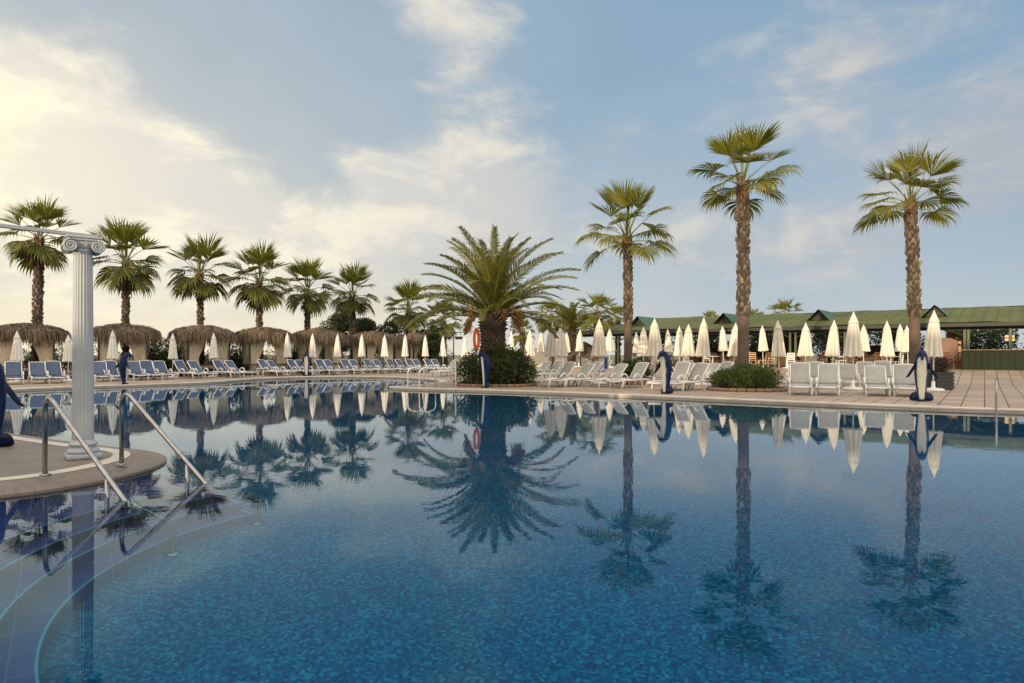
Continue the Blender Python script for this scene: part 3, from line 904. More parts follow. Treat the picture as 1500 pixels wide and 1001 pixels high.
# ------------------------------------------------------------------ leaping dolphin statue
def make_dolphin():
    """1.43 m, standing on its flukes, belly towards -Y, beak bowed forward"""
    root = empty('dolphin_statue', (0, 0, 0)); tag(root, None, 'statue')
    # spine: (y, z, half width, half depth)
    S = [(.02, .02, .10, .08), (.03, .12, .115, .10), (.045, .28, .135, .125), (.06, .45, .165, .155), (.07, .62, .195, .18), (.07, .80, .205, .195), (.06, .97, .208, .205),
         (.03, 1.12, .196, .195), (-.02, 1.24, .168, .172), (-.09, 1.32, .136, .14), (-.165, 1.345, .108, .108), (-.225, 1.32, .085, .08), (-.265, 1.275, .055, .05), (-.30, 1.225, .047, .038), (-.335, 1.175, .040, .030), (-.355, 1.145, .02, .016)]
    n = 28; vs = []; fs = []; at_ = []
    for i, (y, z, w, d) in enumerate(S):
        a0 = S[max(0, i - 1)]; a1 = S[min(len(S) - 1, i + 1)]
        t = V((0, a1[0] - a0[0], a1[1] - a0[1])).normalized()
        bk = V((0, t.z, -t.y))          # towards the back
        for k in range(n):
            a = 2 * pi * k / n
            q = V((0, y, z)) + V((cos(a) * w, 0, 0)) + bk * (sin(a) * d)
            vs.append(q)
            bel = (-sin(a) + 1) / 2       # 1 on the belly, 0 on the back
            cut = .0 if i < 10 else -.14 * min(1, (i - 9) / 2)
            at_.append(max(0, min(1, bel - .37 + cut)) + (.0 if i < 11 else -.2))
    for i in range(len(S) - 1):
        for k in range(n):
            j = (k + 1) % n
            fs.append((i * n + k, i * n + j, (i + 1) * n + j, (i + 1) * n + k))
    fs.append(tuple(range(n - 1, -1, -1))); fs.append(tuple((len(S) - 1) * n + k for k in range(n)))
    me = bpy.data.meshes.new('body'); me.from_pydata(vs, [], fs); me.update()
    me.polygons.foreach_set('use_smooth', [True] * len(me.polygons))
    a = me.attributes.new('belly', 'FLOAT', 'POINT'); a.data.foreach_set('value', at_)
    me.materials.append(M['dolphin'])
    b = link('body', me, root)
    ss = b.modifiers.new('sub', 'SUBSURF'); ss.levels = 1; ss.render_levels = 1
    def fin(name, pts, th, nrm):
        """leaf-shaped fin: outline points as (base, width) stations"""
        mb = MB(); vs = []; fs = []
        m = len(pts)
        for i, (c, wv, wd) in enumerate(pts):
            c = V(c); wv = V(wv).normalized()
            e = th * (1 - i / (m - 1)) + .004; nv = V(nrm)
            for k in range(10):
                q = 2 * pi * k / 10
                vs.append(c + wv * cos(q) * wd + nv * sin(q) * e)
        for i in range(m - 1):
            for k in range(10):
                j = (k + 1) % 10
                fs.append((i * 10 + k, i * 10 + j, (i + 1) * 10 + j, (i + 1) * 10 + k))
        fs.append(tuple(range(9, -1, -1))); fs.append(tuple((m - 1) * 10 + k for k in range(10)))
        mb.add(vs, fs); return mb.build(name, M['dolphin_fin'], root, True)
    for sx in (-1, 1):
        fin('pectoral_fin', [((sx * .17, -.06, 1.02), (0, -.5, .86), .085), ((sx * .25, -.10, .90), (0, -.4, .9), .075), ((sx * .32, -.13, .79), (sx * .3, -.3, .8), .055),
                             ((sx * .38, -.15, .71), (sx * .5, -.2, .7), .033), ((sx * .44, -.16, .665), (sx * .6, 0, .6), .010)], .022, (sx * .75, .1, .6))
        fin('tail_fluke', [((sx * .03, .06, .13), (0, .25, 1), .12), ((sx * .14, .07, .135), (0, .3, 1), .13), ((sx * .24, .085, .125), (0, .3, 1), .12),
                           ((sx * .30, .10, .10), (sx * .1, .3, 1), .085), ((sx * .335, .11, .08), (0, .3, 1), .03)], .08, (0, 1, -.25))
    fin('dorsal_fin', [((0, .20, .92), (0, -.2, 1), .13), ((0, .30, .86), (0, -.2, 1), .10), ((0, .37, .79), (0, 0, 1), .06), ((0, .43, .72), (0, .5, .8), .015)], .03, (1, 0, 0))
    for sx in (-1, 1):
        e = MB(); e.lathe([(0, -.014), (.012, -.008), (.016, 0), (.012, .008), (0, .014)], 8, (sx * .128, -.16, 1.30)); e.build('eye', M['lamp_black'], root, True)
    pl = MB(); pl.lathe([(0, 0), (.15, 0), (.15, .035), (.13, .05), (0, .05)], 24); pl.build('plinth', M['dolphin_fin'], root, True)
    return root
# ================================================================== camera, sky, sun
cam = bpy.data.cameras.new('camera'); cam.sensor_width = 36; cam.lens = 24; cam.clip_end = 6000; cam.clip_start = .05
cam.shift_y = 19.5 / 1500
co = bpy.data.objects.new('camera', cam); COL.objects.link(co)
co.location = (0, 0, HC); co.rotation_euler = (pi / 2, 0, 0)
scene.camera = co
scene.view_settings.view_transform = 'Standard'; scene.view_settings.look = 'None'; scene.view_settings.gamma = 1
scene.view_settings.exposure = 0.25
scene.cycles.use_denoising = True
scene.cycles.max_bounces = 10; scene.cycles.transparent_max_bounces = 12
scene.cycles.caustics_refractive = True; scene.cycles.caustics_reflective = False
scene.cycles.sample_clamp_indirect = 6.0

SUN_EL = radians(8.0); SUN_AZ = radians(-148.0)        # azimuth from +Y, clockwise positive: low, out of frame beyond the added shade building
sun = bpy.data.lights.new('sun', 'SUN'); sun.energy = 3.8; sun.angle = radians(.6); sun.color = (1.0, .78, .52)
so = bpy.data.objects.new('sun', sun); COL.objects.link(so)
sd = V((sin(SUN_AZ) * cos(SUN_EL), cos(SUN_AZ) * cos(SUN_EL), sin(SUN_EL)))
so.rotation_euler = sd.to_track_quat('Z', 'Y').to_euler(); so.location = sd * 200

w = bpy.data.worlds.new('World'); scene.world = w; w.use_nodes = True
w.node_tree.nodes.clear(); t = NT(w.node_tree)
out = t.n('ShaderNodeOutputWorld'); bg = t.n('ShaderNodeBackground'); bg.inputs[1].default_value = .1
sky = t.n('ShaderNodeTexSky'); sky.sky_type = 'NISHITA'; sky.sun_disc = False
sky.sun_elevation = SUN_EL; sky.sun_rotation = SUN_AZ; sky.altitude = 20; sky.air_density = 1.0; sky.dust_density = 1.2; sky.ozone_density = 1.6
dirv = t.n('ShaderNodeTexCoord').outputs['Generated']
sp = t.n('ShaderNodeSeparateXYZ'); t.l(dirv, sp.inputs[0])
X, Y, Z = sp.outputs
az = t.m('MULTIPLY', t.m('ARCTAN2', X, Y), 180 / pi)      # degrees, 0 over the pool, positive towards the bar
el = t.m('MULTIPLY', t.m('ARCSINE', Z), 180 / pi)
def blob(a0, e0, sa, se, slope=0.0):
    da = t.m('SUBTRACT', az, a0)
    de = t.m('SUBTRACT', t.m('SUBTRACT', el, e0), t.m('MULTIPLY', da, slope))
    q = t.m('ADD', t.m('POWER', t.m('ABSOLUTE', t.m('DIVIDE', da, sa)), 2.0), t.m('POWER', t.m('ABSOLUTE', t.m('DIVIDE', de, se)), 2.0))
    return t.m('EXPONENT', t.m('MULTIPLY', q, -1.0))
def addall(xs):
    r = xs[0]
    for x in xs[1:]: r = t.m('ADD', r, x)
    return r
nv = t.mapping(dirv, sc=(1, 1, 2.2))
n_big = t.noise(nv, 2.6, 8, .58, dist=.25)
n_mid = t.noise(nv, 7.5, 8, .62, dist=.35)
n_soft = t.noise(t.mapping(dirv, sc=(1, 1, 1.6), loc=(3, 1, 2)), 1.7, 4, .5)
nz = t.m('ADD', t.m('MULTIPLY', n_big, .52), t.m('MULTIPLY', n_mid, .48))
# cloud banks as they stand in the sky
bank = addall([
    blob(-36, 15.5, 11, 5.0, -.35),                                  # bank rising to the upper left
    t.m('MULTIPLY', blob(-26, 13.0, 9, 4.2, -.55), .9),
    t.m('MULTIPLY', blob(-12, 9.5, 13, 4.5, 0.0), .60),
    t.m('MULTIPLY', blob(-34, 8, 16, 7, -.15), .75),
    t.m('MULTIPLY', blob(-3.0, 13.8, 8.0, 5.0, -.05), .98),          # cumulus over the date palm
    t.m('MULTIPLY', blob(-11.5, 14.8, 2.6, 1.5, -.15), .8),
    t.m('MULTIPLY', blob(-6, 26.5, 6.5, 5.5, -.3), .85),             # high veil
    t.m('MULTIPLY', blob(24, 21, 11, 5.0, .2), .58),
    t.m('MULTIPLY', blob(35, 13.5, 11, 6.5, .2), .95),
    t.m('MULTIPLY', blob(15, 8.5, 13, 4.0, 0), .62),
    t.m('MULTIPLY', blob(-75, 18, 22, 16, 0), .7),
    t.m('MULTIPLY', blob(80, 25, 40, 14, 0), .4), t.m('MULTIPLY', blob(-150, 30, 40, 16, 0), .4)])
cm = t.rng(t.m('ADD', bank, t.m('MULTIPLY', t.m('SUBTRACT', nz, .5), 2.3)), .28, .92, smooth=True)
# low bright haze, thicker towards the sun
left = t.rng(az, 25, -45, 0, 1, smooth=True)
hz = t.m('MULTIPLY', t.m('EXPONENT', t.m('MULTIPLY', t.m('MAXIMUM', el, 0), t.m('DIVIDE', -1.0, t.rng(left, 0, 1, 11.0, 13.5)))), t.rng(left, 0, 1, .92, 1.0))
hzn = t.m('MULTIPLY', hz, t.rng(n_soft, .3, .7, .85, 1.1))
hcol = t.mix(t.rng(az, 25, -32, 0, 1, smooth=True), (5.0, 5.25, 5.4), (9.6, 8.2, 5.5))
ccol_lit = t.mix(t.rng(az, 30, -30, 0, 1), (5.2, 5.1, 4.9), (9.3, 8.5, 6.6))
ccol_shade = t.mix(t.rng(az, 30, -30, 0, 1), (3.8, 4.1, 4.5), (6.9, 6.6, 5.9))
shade = t.rng(t.m('ADD', n_mid, t.m('MULTIPLY', n_big, .5)), .66, .92, smooth=True)
ccol = t.mix(shade, ccol_shade, ccol_lit)
base = t.mix(.80, sky.outputs[0], (1.5, 3.1, 4.7))
veil = t.m('MULTIPLY', t.rng(n_soft, .30, .65, .25, 1), t.rng(t.m('ADD', az, t.m('MULTIPLY', el, 1.1)), 8, 62, .55, .12, smooth=True))
base = t.mix(veil, base, (4.4, 4.8, 5.35))
c1 = t.mix(t.m('MINIMUM', hzn, 1.0), base, hcol)
c2 = t.mix(t.m('MULTIPLY', cm, .88), c1, ccol)
c2 = t.mix(t.m('MULTIPLY', blob(-38, 13, 9, 6.5, -.2), .35), c2, (10.2, 9.0, 6.2))
# unseen sky overhead, sunward and behind the viewer, brightened to fill the shaded scene
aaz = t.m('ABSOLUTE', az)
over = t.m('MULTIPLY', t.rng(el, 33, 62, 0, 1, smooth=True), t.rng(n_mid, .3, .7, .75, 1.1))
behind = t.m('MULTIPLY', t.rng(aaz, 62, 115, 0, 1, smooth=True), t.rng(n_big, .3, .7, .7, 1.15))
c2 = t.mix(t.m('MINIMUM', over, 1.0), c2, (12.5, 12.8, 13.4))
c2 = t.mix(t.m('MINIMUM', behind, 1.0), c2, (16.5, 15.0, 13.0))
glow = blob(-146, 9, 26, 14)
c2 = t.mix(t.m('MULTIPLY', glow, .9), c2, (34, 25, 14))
c3 = t.mix(t.rng(Z, -.02, 0.0), (1.2, 1.1, 1.0), c2)
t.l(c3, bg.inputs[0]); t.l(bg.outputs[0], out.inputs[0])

# ================================================================== the setting: pool, paving, ground
def px_pool(p):      # (px, py) on the flat paving -> plan point
    d = HC / (p[1] - YH) * F
    return V(((p[0] - CX) / F * d, d))
edge = [V((15.5, 14.6))] + [px_pool(p) for p in ((1500, 600), (1400, 597), (1250, 591.6), (1100, 585.3), (960, 579.6), (840, 575), (710, 570.6), (640, 569.2), (600, 568.2))]
edge += [V(q) for q in ((-4.6, 27.4), (-5.05, 27.9), (-5.0, 28.3), (-4.4, 29.2), (-3.85, 30.6), (-3.5, 32.4), (-3.55, 34.4), (-4.2, 36.6), (-5.3, 38.6), (-6.6, 40.2), (-8.6, 41.5), (-10.6, 41.7), (-12.6, 40.9), (-14.0, 38.6), (-14.5, 36.0), (-14.5, 33.8), (-15.1, 32.0), (-16.2, 30.6),
                           (-17.6, 28.9), (-18.7, 27.1), (-19.3, 25.4), (-21.5, 22.8), (-24.0, 20.5), (-24.0, 1.6), (-12, 1.25), (0, 1.05), (12, 1.25), (22, 2.0), (23.5, 12.0))]
def smooth_loop(P, it=2):
    for _ in range(it):
        Q = []
        for i in range(len(P)):
            a, b = P[i], P[(i + 1) % len(P)]
            Q += [a.lerp(b, .25), a.lerp(b, .75)]
        P = Q
    return P
pool = smooth_loop(edge, 2)
def inset(P, d):
    """offset a counter-clockwise or clockwise loop; positive d grows outward"""
    n = len(P); A = sum(P[i].x * P[(i + 1) % n].y - P[(i + 1) % n].x * P[i].y for i in range(n))
    sg = 1 if A > 0 else -1
    out = []
    for i in range(n):
        tn = (P[(i + 1) % n] - P[i - 1]).normalized()
        out.append(P[i] + V((tn.y, -tn.x)) * d * sg)
    return out
def sheet(name, loops, z, mat, zf=None):
    flat = [V((p.x, p.y, 0)) for L in loops for p in L]
    tri = tessellate_polygon([[V((p.x, p.y, 0)) for p in L] for L in loops])
    mb = MB(); fs = []
    for a, b, c in tri:
        n = (flat[b] - flat[a]).cross(flat[c] - flat[a])
        fs.append((a, b, c) if n.z > 0 else (a, c, b))
    mb.add([V((p.x, p.y, z)) for p in flat], fs)
    return mb.build(name, mat)
def wall_loop(name, P, z0, z1, mat, closed=True):
    mb = MB(); n = len(P)
    for i in range(n if closed else n - 1):
        a, b = P[i], P[(i + 1) % n]
        mb.quad((a.x, a.y, z0), (b.x, b.y, z0), (b.x, b.y, z1), (a.x, a.y, z1))
    return mb.build(name, mat)
big = [V((-60, -45)), V((70, -45)), V((70, 90)), V((-60, 90))]
vast = [V((-3000, -3000)), V((3000, -3000)), V((3000, 3000)), V((-3000, 3000))]
tag(sheet('deck_paving', [big, inset(pool, .32)], 0.0, M['deck']), kind='structure')
# coping: flat border stone, a soft nose over the water and its inner face
cp = MB(); Po, Pi = inset(pool, .34), pool
n = len(pool)
for i in range(n):
    j = (i + 1) % n
    P2 = inset(pool, -.035) if i == 0 else P2
    for (A, za), (B, zb) in (((Po, .004), (Pi, .004)), ((Pi, .004), (P2, -.012)), ((P2, -.012), (P2, -.05)), ((P2, -.05), (Pi, -.05)), ((Pi, -.05), (Pi, -.16))):
        cp.quad((A[i].x, A[i].y, za), (A[j].x, A[j].y, za), (B[j].x, B[j].y, zb), (B[i].x, B[i].y, zb))
tag(cp.build('pool_coping', M['coping'], smooth=False), kind='structure')
tag(sheet('ground', [vast, inset(big, -.5)], -.03, M['grass_ground']), kind='structure')
tag(wall_loop('pool_wall', pool, FLOOR - .02, -.155, M['mosaic']), kind='structure')
tag(sheet('pool_floor', [inset(pool, .02)], FLOOR, M['mosaic']), kind='structure')

# island terrace with its curved tip
isl = [V(q) for q in ((-24.5, 5.2), (-10, 5.25), (-6.6, 5.9), (-4.98, 6.62), (-4.60, 7.12), (-4.40, 7.72), (-4.36, 8.5), (-4.62, 9.2), (-5.08, 9.66), (-5.6, 9.95), (-6.45, 10.4), (-8.9, 12.0), (-12.5, 14.2), (-24.5, 20.0))]
tail = isl[1:-1]
def chaikin_open(P, it=2):
    for _ in range(it):
        Q = [P[0]]
        for i in range(len(P) - 1): Q += [P[i].lerp(P[i + 1], .25), P[i].lerp(P[i + 1], .75)]
        P = Q + [P[-1]]
    return P
isl = chaikin_open(isl, 2)
isl_in = inset(isl, -.42)
isl_in2 = inset(isl, -.62)
iw = inset(isl, -.10)
tag(wall_loop('island_wall', iw, FLOOR - .02, -.045, M['mosaic']), kind='structure')
a_ = MB(); n = len(isl)
for i in range(n):
    j = (i + 1) % n
    for (A, za), (B, zb) in (((iw, -.11), (isl, -.105)), ((isl, -.105), (isl, -.072)), ((isl, -.072), (inset(isl, -.03) if i == 0 else I3, -.056)), ):
        if i == 0: I3 = inset(isl, -.03)
        a_.quad((A[i].x, A[i].y, za), (A[j].x, A[j].y, za), (B[j].x, B[j].y, zb), (B[i].x, B[i].y, zb))
    a_.quad((I3[i].x, I3[i].y, -.056), (I3[j].x, I3[j].y, -.056), (isl_in[j].x, isl_in[j].y, .004), (isl_in[i].x, isl_in[i].y, .004))
tag(a_.build('island_apron', M['apron']), kind='structure')
b_ = MB()
for i in range(n):
    j = (i + 1) % n
    b_.quad((isl_in[i].x, isl_in[i].y, .008), (isl_in[j].x, isl_in[j].y, .008), (isl_in2[j].x, isl_in2[j].y, .012), (isl_in2[i].x, isl_in2[i].y, .012))
tag(b_.build('island_border', M['coping']), kind='structure')
tag(sheet('island_paving', [isl_in2], .008, M['apron']), kind='structure')

wat = sheet('pool_water', [inset(pool, .01)], WATER, M['water']); tag(wat, kind='structure')

# curved steps going down from the island
stp = MB(); nos = MB(); SC = V((-.54, 5.54)); A0, A1 = radians(143), radians(248)
rr = [4.75, 3.46, 3.20, 2.96, 2.72]; dz = [-.25, -.55, -.85, -1.15]
NS = 40
def sp_(r, a, z): return V((SC.x + cos(a) * r, SC.y + sin(a) * r, WATER + z))
for k in range(4):
    ro, ri, z = rr[k], rr[k + 1], dz[k]
    for i in range(NS):
        a, b = A0 + (A1 - A0) * i / NS, A0 + (A1 - A0) * (i + 1) / NS
        stp.quad(sp_(ri, a, z), sp_(ro if k == 0 else ro + .02, a, z), sp_(ro if k == 0 else ro + .02, b, z), sp_(ri, b, z))
        zl = dz[k + 1] if k < 3 else FLOOR - WATER - .02
        stp.quad(sp_(ri, a, z), sp_(ri, b, z), sp_(ri, b, zl), sp_(ri, a, zl))
        nos.quad(sp_(ri - .004, a, z + .004), sp_(ri + .014, a, z + .004), sp_(ri + .014, b, z + .004), sp_(ri - .004, b, z + .004))
        nos.quad(sp_(ri - .004, a, z + .004), sp_(ri - .004, b, z + .004), sp_(ri - .004, b, z - .02), sp_(ri - .004, a, z - .02))
    stp.quad(sp_(ri, A0, z), sp_(ro + .3, A0, z), sp_(ro + .3, A0, FLOOR - WATER - .02), sp_(ri, A0, FLOOR - WATER - .02))
    nos.quad(sp_(ri, A0 - .004, z + .005), sp_(ro, A0 - .004, z + .005), sp_(ro, A0 + .006, z + .005), sp_(ri, A0 + .006, z + .005))
tag(stp.build('pool_steps', M['steps']), kind='structure')
tag(nos.build('step_nosing', M['nosing']), kind='structure')

# gentle rise of the paving towards the bar
rp = MB()
def rise(u, v):
    s = 9.0 - 30.0 * v; uu = -40 + 66 * u
    p = fpt(uu, -s, 0); z = .49 * min(1, max(0, (9 - s) / 8)) + .006
    return V((p.x, p.y, z))
rp.grid(rise, 4, 30)
tag(rp.build('bar_terrace_paving', M['deck']), kind='structure')

# ================================================================== unseen building added out of frame, its blocks and slot shaped to shade the pool
hs = V((sin(SUN_AZ), cos(SUN_AZ), 0))          # towards the sun
ht = empty('shade_building', hs * 36, atan2(-hs.y, -hs.x)); tag(ht, 'unseen pale plaster building with balconies, added behind the viewer to shade the pool', 'building')
def shade_block(y0, y1, h):
    mb = MB(); mb.box((-6, (y0 + y1) / 2, h / 2), (12, y1 - y0, h)); mb.build('wall', M['plaster'], ht)
    rf = MB(); rf.box((-6, (y0 + y1) / 2, h + .1), (12.2, y1 - y0 - .02, .2)); rf.build('roof', M['terracotta'], ht)
    y = y0 + 2.0
    while y < y1 - 2:
        z = 1.2
        while z + 1.6 < h:
            wm = MB(); wm.box((.02, y, z + .7), (.1, 1.5, 1.5)); wi = wm.build('window', M['glass_dark'], ht)
            bm = MB(); bm.box((.5, y, z - .12), (1.0, 2.4, .12)); bm.box((.97, y, z + .4), (.06, 2.4, .9)); bm.build('balcony', M['column_white'], ht)
            z += 3.0
        y += 4.0
shade_block(-24, -.6, 13.1); shade_block(-.6, 8.72, 11.0); shade_block(8.72, 9.48, 7.0); shade_block(9.48, 56, 11.0)
# ================================================================== palms
def pt(px, d, z=None):
    p = at(px, d)
    if z is not None: p.z = z
    return p
CR_L = [crown_mesh('crown_left_%d' % k, 'palm_leaf_dark', seed=40 + k, nf=23, Lp=1.0, R=1.16, nseg=20, lo=-.72, hi=1.45, pw=1.05, low=.42) for k in range(3)]
CR_L = [(a, b) for a, b in CR_L]
row = [(53, 38.5, 290, 352, 17), (184, 41.5, 322, 387, 12.5), (295, 44.5, 345, 404, 11.5), (380, 47.5, 357, 414, 11.5), (450, 51, 377, 427, 11), (518, 55, 387, 434, 12), (597, 60, 412, 456, 9), (650, 62, 438, 473, 10)]
plabels = ['fan palm rising behind the first thatched cabana, its trunk the thickest of the row',
           'fan palm behind the white fluted column, its crown spreading just past the capital',
           'fan palm behind the third cabana, with a drooping ragged crown on its inner side',
           'fan palm behind the fourth cabana, an upright spear leaf on top',
           'fan palm behind the fifth cabana, crown touching its neighbour on each side',
           'fan palm with thick trunk beside the round green tree, last before the gap of sky',
           'shorter fan palm half hidden by the feather fronds of the date palm',
           'low fan palm standing under the drooping date palm fronds, beside the floodlights']
for i, (px, d, ytop, ytr, wpx) in enumerate(row):
    H = zpx(ytr, d) - .05
    Rv = (zpx(ytop, d) - zpx(ytr, d)) / 2.05
    fan_palm('fan_palm', plabels[i], pt(px, d), H, CR_L[i % 3], rz=i * 1.9, group='fan palms behind the thatched cabanas', seed=i + 3, r0=wpx / 2 / F * d * .74, r1=wpx / 2 / F * d * .64,
             csc=Rv * .96, lean=(.15, -.1, .1, .0, .1, .12, .1, -.05)[i], dens=.8)
# the three tall ones by the pool
hero = [(919, 31, 262, 350, 6.0, 'tall fan palm with slender trunk growing from the low bush behind white loungers', 12, .95, 19),
        (1088, 25.6, 182, 272, 8.3, 'tallest fan palm, growing from the round flowering planter', 23, 1.0, 18),
        (1340, 26.6, 216, 300, 7.7, 'tall fan palm behind the front dolphin statue, one frond drooping low on a long stalk', 37, 1.0, 18)]
for px, d, ytop, ytr, wpx, lab, sd_, k, nf in hero:
    cr = crown_mesh('crown', 'palm_leaf', seed=sd_, nf=nf, Lp=1.2, R=1.22, nseg=30, low=.1, lo=-.02, hi=1.5, pw=.9)
    H = zpx(ytr, d)
    fan_palm('tall_fan_palm', lab, pt(px, d, 0), H, cr, rz=sd_, group='tall fan palms by the pool', seed=sd_, r0=wpx / F * d, r1=wpx / F * d * .86, smooth_h=(2.75, 2.75, 2.6)[0], csc=(zpx(ytop, d) - zpx(ytr, d)) / 2.52, dens=1.0, skirt=False,
             lean={919: -.02, 1088: -.10, 1340: -.15}[px], bow={919: .05, 1088: -.12, 1340: .05}[px])
# palms beyond the bar
CR_B = [crown_mesh('crown_back_%d' % k, 'palm_leaf', seed=70 + k, nf=26, Lp=1.0, R=1.1, nseg=16, lo=-.5, hi=1.35) for k in range(2)]
back = [(874, 50, 428, 462, 'fan palm with pale green crown rising above the sloping end of the green roof'), (905, 58, 446, 470, 'small palm crown just above the green roof beside the slender tall trunk'),
        (1040, 66, 455, 474, 'tiny palm crown peeping over the green roof between two dark gables'), (1103, 64, 452, 472, 'small palm crown peeping over the roof just beside the tallest palm trunk'),
        (1150, 60, 437, 466, 'palm crown spreading above the green roof midway along its ridge'), (765, 52, 468, 490, 'low palm behind the date palm bush, near a lone closed umbrella'),
        (808, 55, 440, 468, 'dark palm crown beyond the umbrellas, beside the date palm fronds')]
for i, (px, d, ytop, ytr, lab) in enumerate(back):
    fan_palm('fan_palm', lab, pt(px, d, 0), zpx(ytr, d), CR_B[i % 2], rz=i * 2.3, group='palms beyond the bar', seed=90 + i, r0=.22, r1=.17, csc=(zpx(ytop, d) - zpx(ytr, d)) / 2.1, dens=.7, skirt=False)
date_palm('big date palm with thick scaly trunk and arching feather fronds, in a round bush', pt(722, 29.3), 2.85, 4.2, 52, 4, r=.48)
date_palm('smaller dark date palm beyond the umbrellas at the end of the roof', pt(836, 53), 2.6, 2.4, 38, 9, r=.35, stalks=False, dens=.6)

# ================================================================== planted beds
def rim(root, rx, ry, h, seed):
    rng = random.Random(seed); mb = MB(); m = int(2 * pi * max(rx, ry) / .3)
    for k in range(m):
        a = 2 * pi * k / m
        mt = Matrix.Rotation(a + pi / 2, 3, 'Z') @ Matrix.Rotation(rng.uniform(-.08, .08), 3, 'X')
        mb.box((cos(a) * rx, sin(a) * ry, h / 2), (2 * pi * max(rx, ry) / m * .96, .17, h * rng.uniform(.85, 1.1)), mt, .03)
    r = mb.build('rim', M['terracotta'], root)
    s = MB(); s.lathe([(0.01, h * .7), (1, h * .7)], 24, cap=True)
    s.v = [(x * rx * .97, y * ry * .97, z) for x, y, z in s.v]; s.build('soil', M['soil'], root)
p = bush('planted_bed', 'big dark green round bush around the date palm trunk, in a stone rim', 'bush', pt(727, 29.2), 1.72, 1.6, 1.72, 17000, 5, lr=.42, nl=30, size=.10); rim(p, 1.72, 1.6, .11, 1)
p = bush('planted_bed', 'low bright green flowering bush in a round terracotta rim under the tallest palm', 'bush', pt(1095, 25.0), 1.34, 1.2, .95, 13000, 6, leaf='bush_leaf_light', lr=.32, nl=26, size=.075, flowers=('red_flower', 160)); rim(p, 1.38, 1.25, .12, 2)
p = bush('planted_bed', 'small dark bush between white loungers at the foot of the slender palm', 'bush', pt(934, 30.4), .85, .8, 1.15, 6000, 7, lr=.34, nl=14, size=.085); rim(p, .9, .86, .2, 3)
# planter with purple flowers behind the front dolphin
pl = empty('flower_planter', pt(1377, 25.6)); tag(pl, 'dark slatted planter with purple flowers behind the front dolphin statue', 'planter')
mb = MB(); mb.box((0, 0, .34), (.62, .62, .66), bev=.02)
for k in range(5): mb.box((0, -.325, .1 + k * .13), (.64, .03, .09)); mb.box((.325, 0, .1 + k * .13), (.03, .64, .09))
mb.build('box', M['blue_pot'], pl)
rng = random.Random(3); mb = MB(); bl = lumps(rng, 9, .34, .34, .62, .2, .6); leaf_cloud(mb, bl, 1500, .07, rng); mb.build('foliage', M['bush_leaf'], pl)
mb = MB(); leaf_cloud(mb, bl, 800, .07, rng, fill=.05); mb.build('blossoms', M['flower'], pl)

# hedges and trees behind the cabanas
def hedge(px0, d0, px1, d1, h, n, seed, label, leaf='hedge_leaf', th=.7, size=.11, cat='hedge'):
    a, b = pt(px0, d0), pt(px1, d1); rng = random.Random(seed); L = (b - a).length
    root = empty('hedge', (a + b) / 2, atan2(b.y - a.y, b.x - a.x)); tag(root, label, cat, 'hedges behind the sun loungers')
    mb = MB(); bl = []
    m = max(3, int(L / .55))
    for i in range(m):
        x = -L / 2 + L * (i + .5) / m
        hh = h * rng.uniform(.75, 1.12)
        bl += [(x, rng.uniform(-.15, .15), hh * .62, .5, th, hh * .40), (x + rng.uniform(-.2, .2), rng.uniform(-.1, .1), hh * .28, .5, th, hh * .32)]
    leaf_cloud(mb, bl, n, size, rng, fill=.3); mb.build('foliage', M[leaf], root)
    st = MB()
    for b_ in bl[::2]: st.tube([(b_[0], b_[1], 0), (b_[0] + .05, b_[1], b_[2])], [.03, .012], 5)
    st.build('stems', M['twig'], root)
    return root
hedge(-30, 38.6, 60, 40, 1.5, 5000, 1, 'low dark hedge showing behind the first thatched cabana')
hedge(60, 39.5, 200, 42, 1.6, 6000, 2, 'low dark hedge between the white column and the second cabana')
bush('shrub', 'tall loose green shrub between the second and third thatched cabanas', 'shrub', pt(234, 41.5), 1.6, 1.0, 2.15, 7000, 21, lr=.5, nl=22, size=.12, leaf='bush_leaf')
hedge(200, 43, 330, 45, 1.5, 6000, 3, 'low dark hedge behind the third thatched cabana')
bush('shrub', 'dark leafy shrub between the third and fourth thatched cabanas', 'shrub', pt(338, 45), .9, .8, 1.9, 4000, 22, lr=.42, nl=14, size=.11)
hedge(340, 46.8, 440, 49, 1.5, 5500, 4, 'low dark hedge behind the fourth thatched cabana')
bush('shrub', 'dark leafy shrub between the fourth and fifth thatched cabanas', 'shrub', pt(425, 48.5), .8, .8, 1.95, 3600, 23, lr=.42, nl=12, size=.11)
hedge(440, 50.5, 560, 55, 1.6, 6500, 5, 'low dark hedge behind the fifth and sixth cabanas')
hedge(560, 57, 660, 60, 1.9, 6500, 6, 'dark hedge closing the lounger row beside the floodlight stand')
tree('round_tree', 'round green tree crown showing above the sixth cabana between palm trunks', pt(500, 62), 5.0, 2.1, 1.6, 7000, 31)
tree('dark_tree', 'dark tree beside the thick palm trunk above the sixth cabana', pt(532, 64), 4.6, 1.9, 1.5, 6000, 32, leaf='hedge_leaf')
tree('round_tree', 'low tree crown above the seventh cabana roof', pt(570, 60), 4.2, 2.0, 1.4, 6000, 33)
tree('round_tree', 'low loose tree behind the last cabana near the date palm', pt(622, 62), 3.6, 2.4, 1.2, 6000, 34)
tree('dark_tree', 'dark shrub-like tree behind the fifth thatched cabana', pt(480, 60), 3.7, 1.6, 1.2, 4500, 35, leaf='hedge_leaf')
tree('dark_tree', 'dark low tree left of the floodlight stand beyond the loungers', pt(632, 54), 2.9, 1.3, 1.0, 4500, 36, leaf='hedge_leaf')
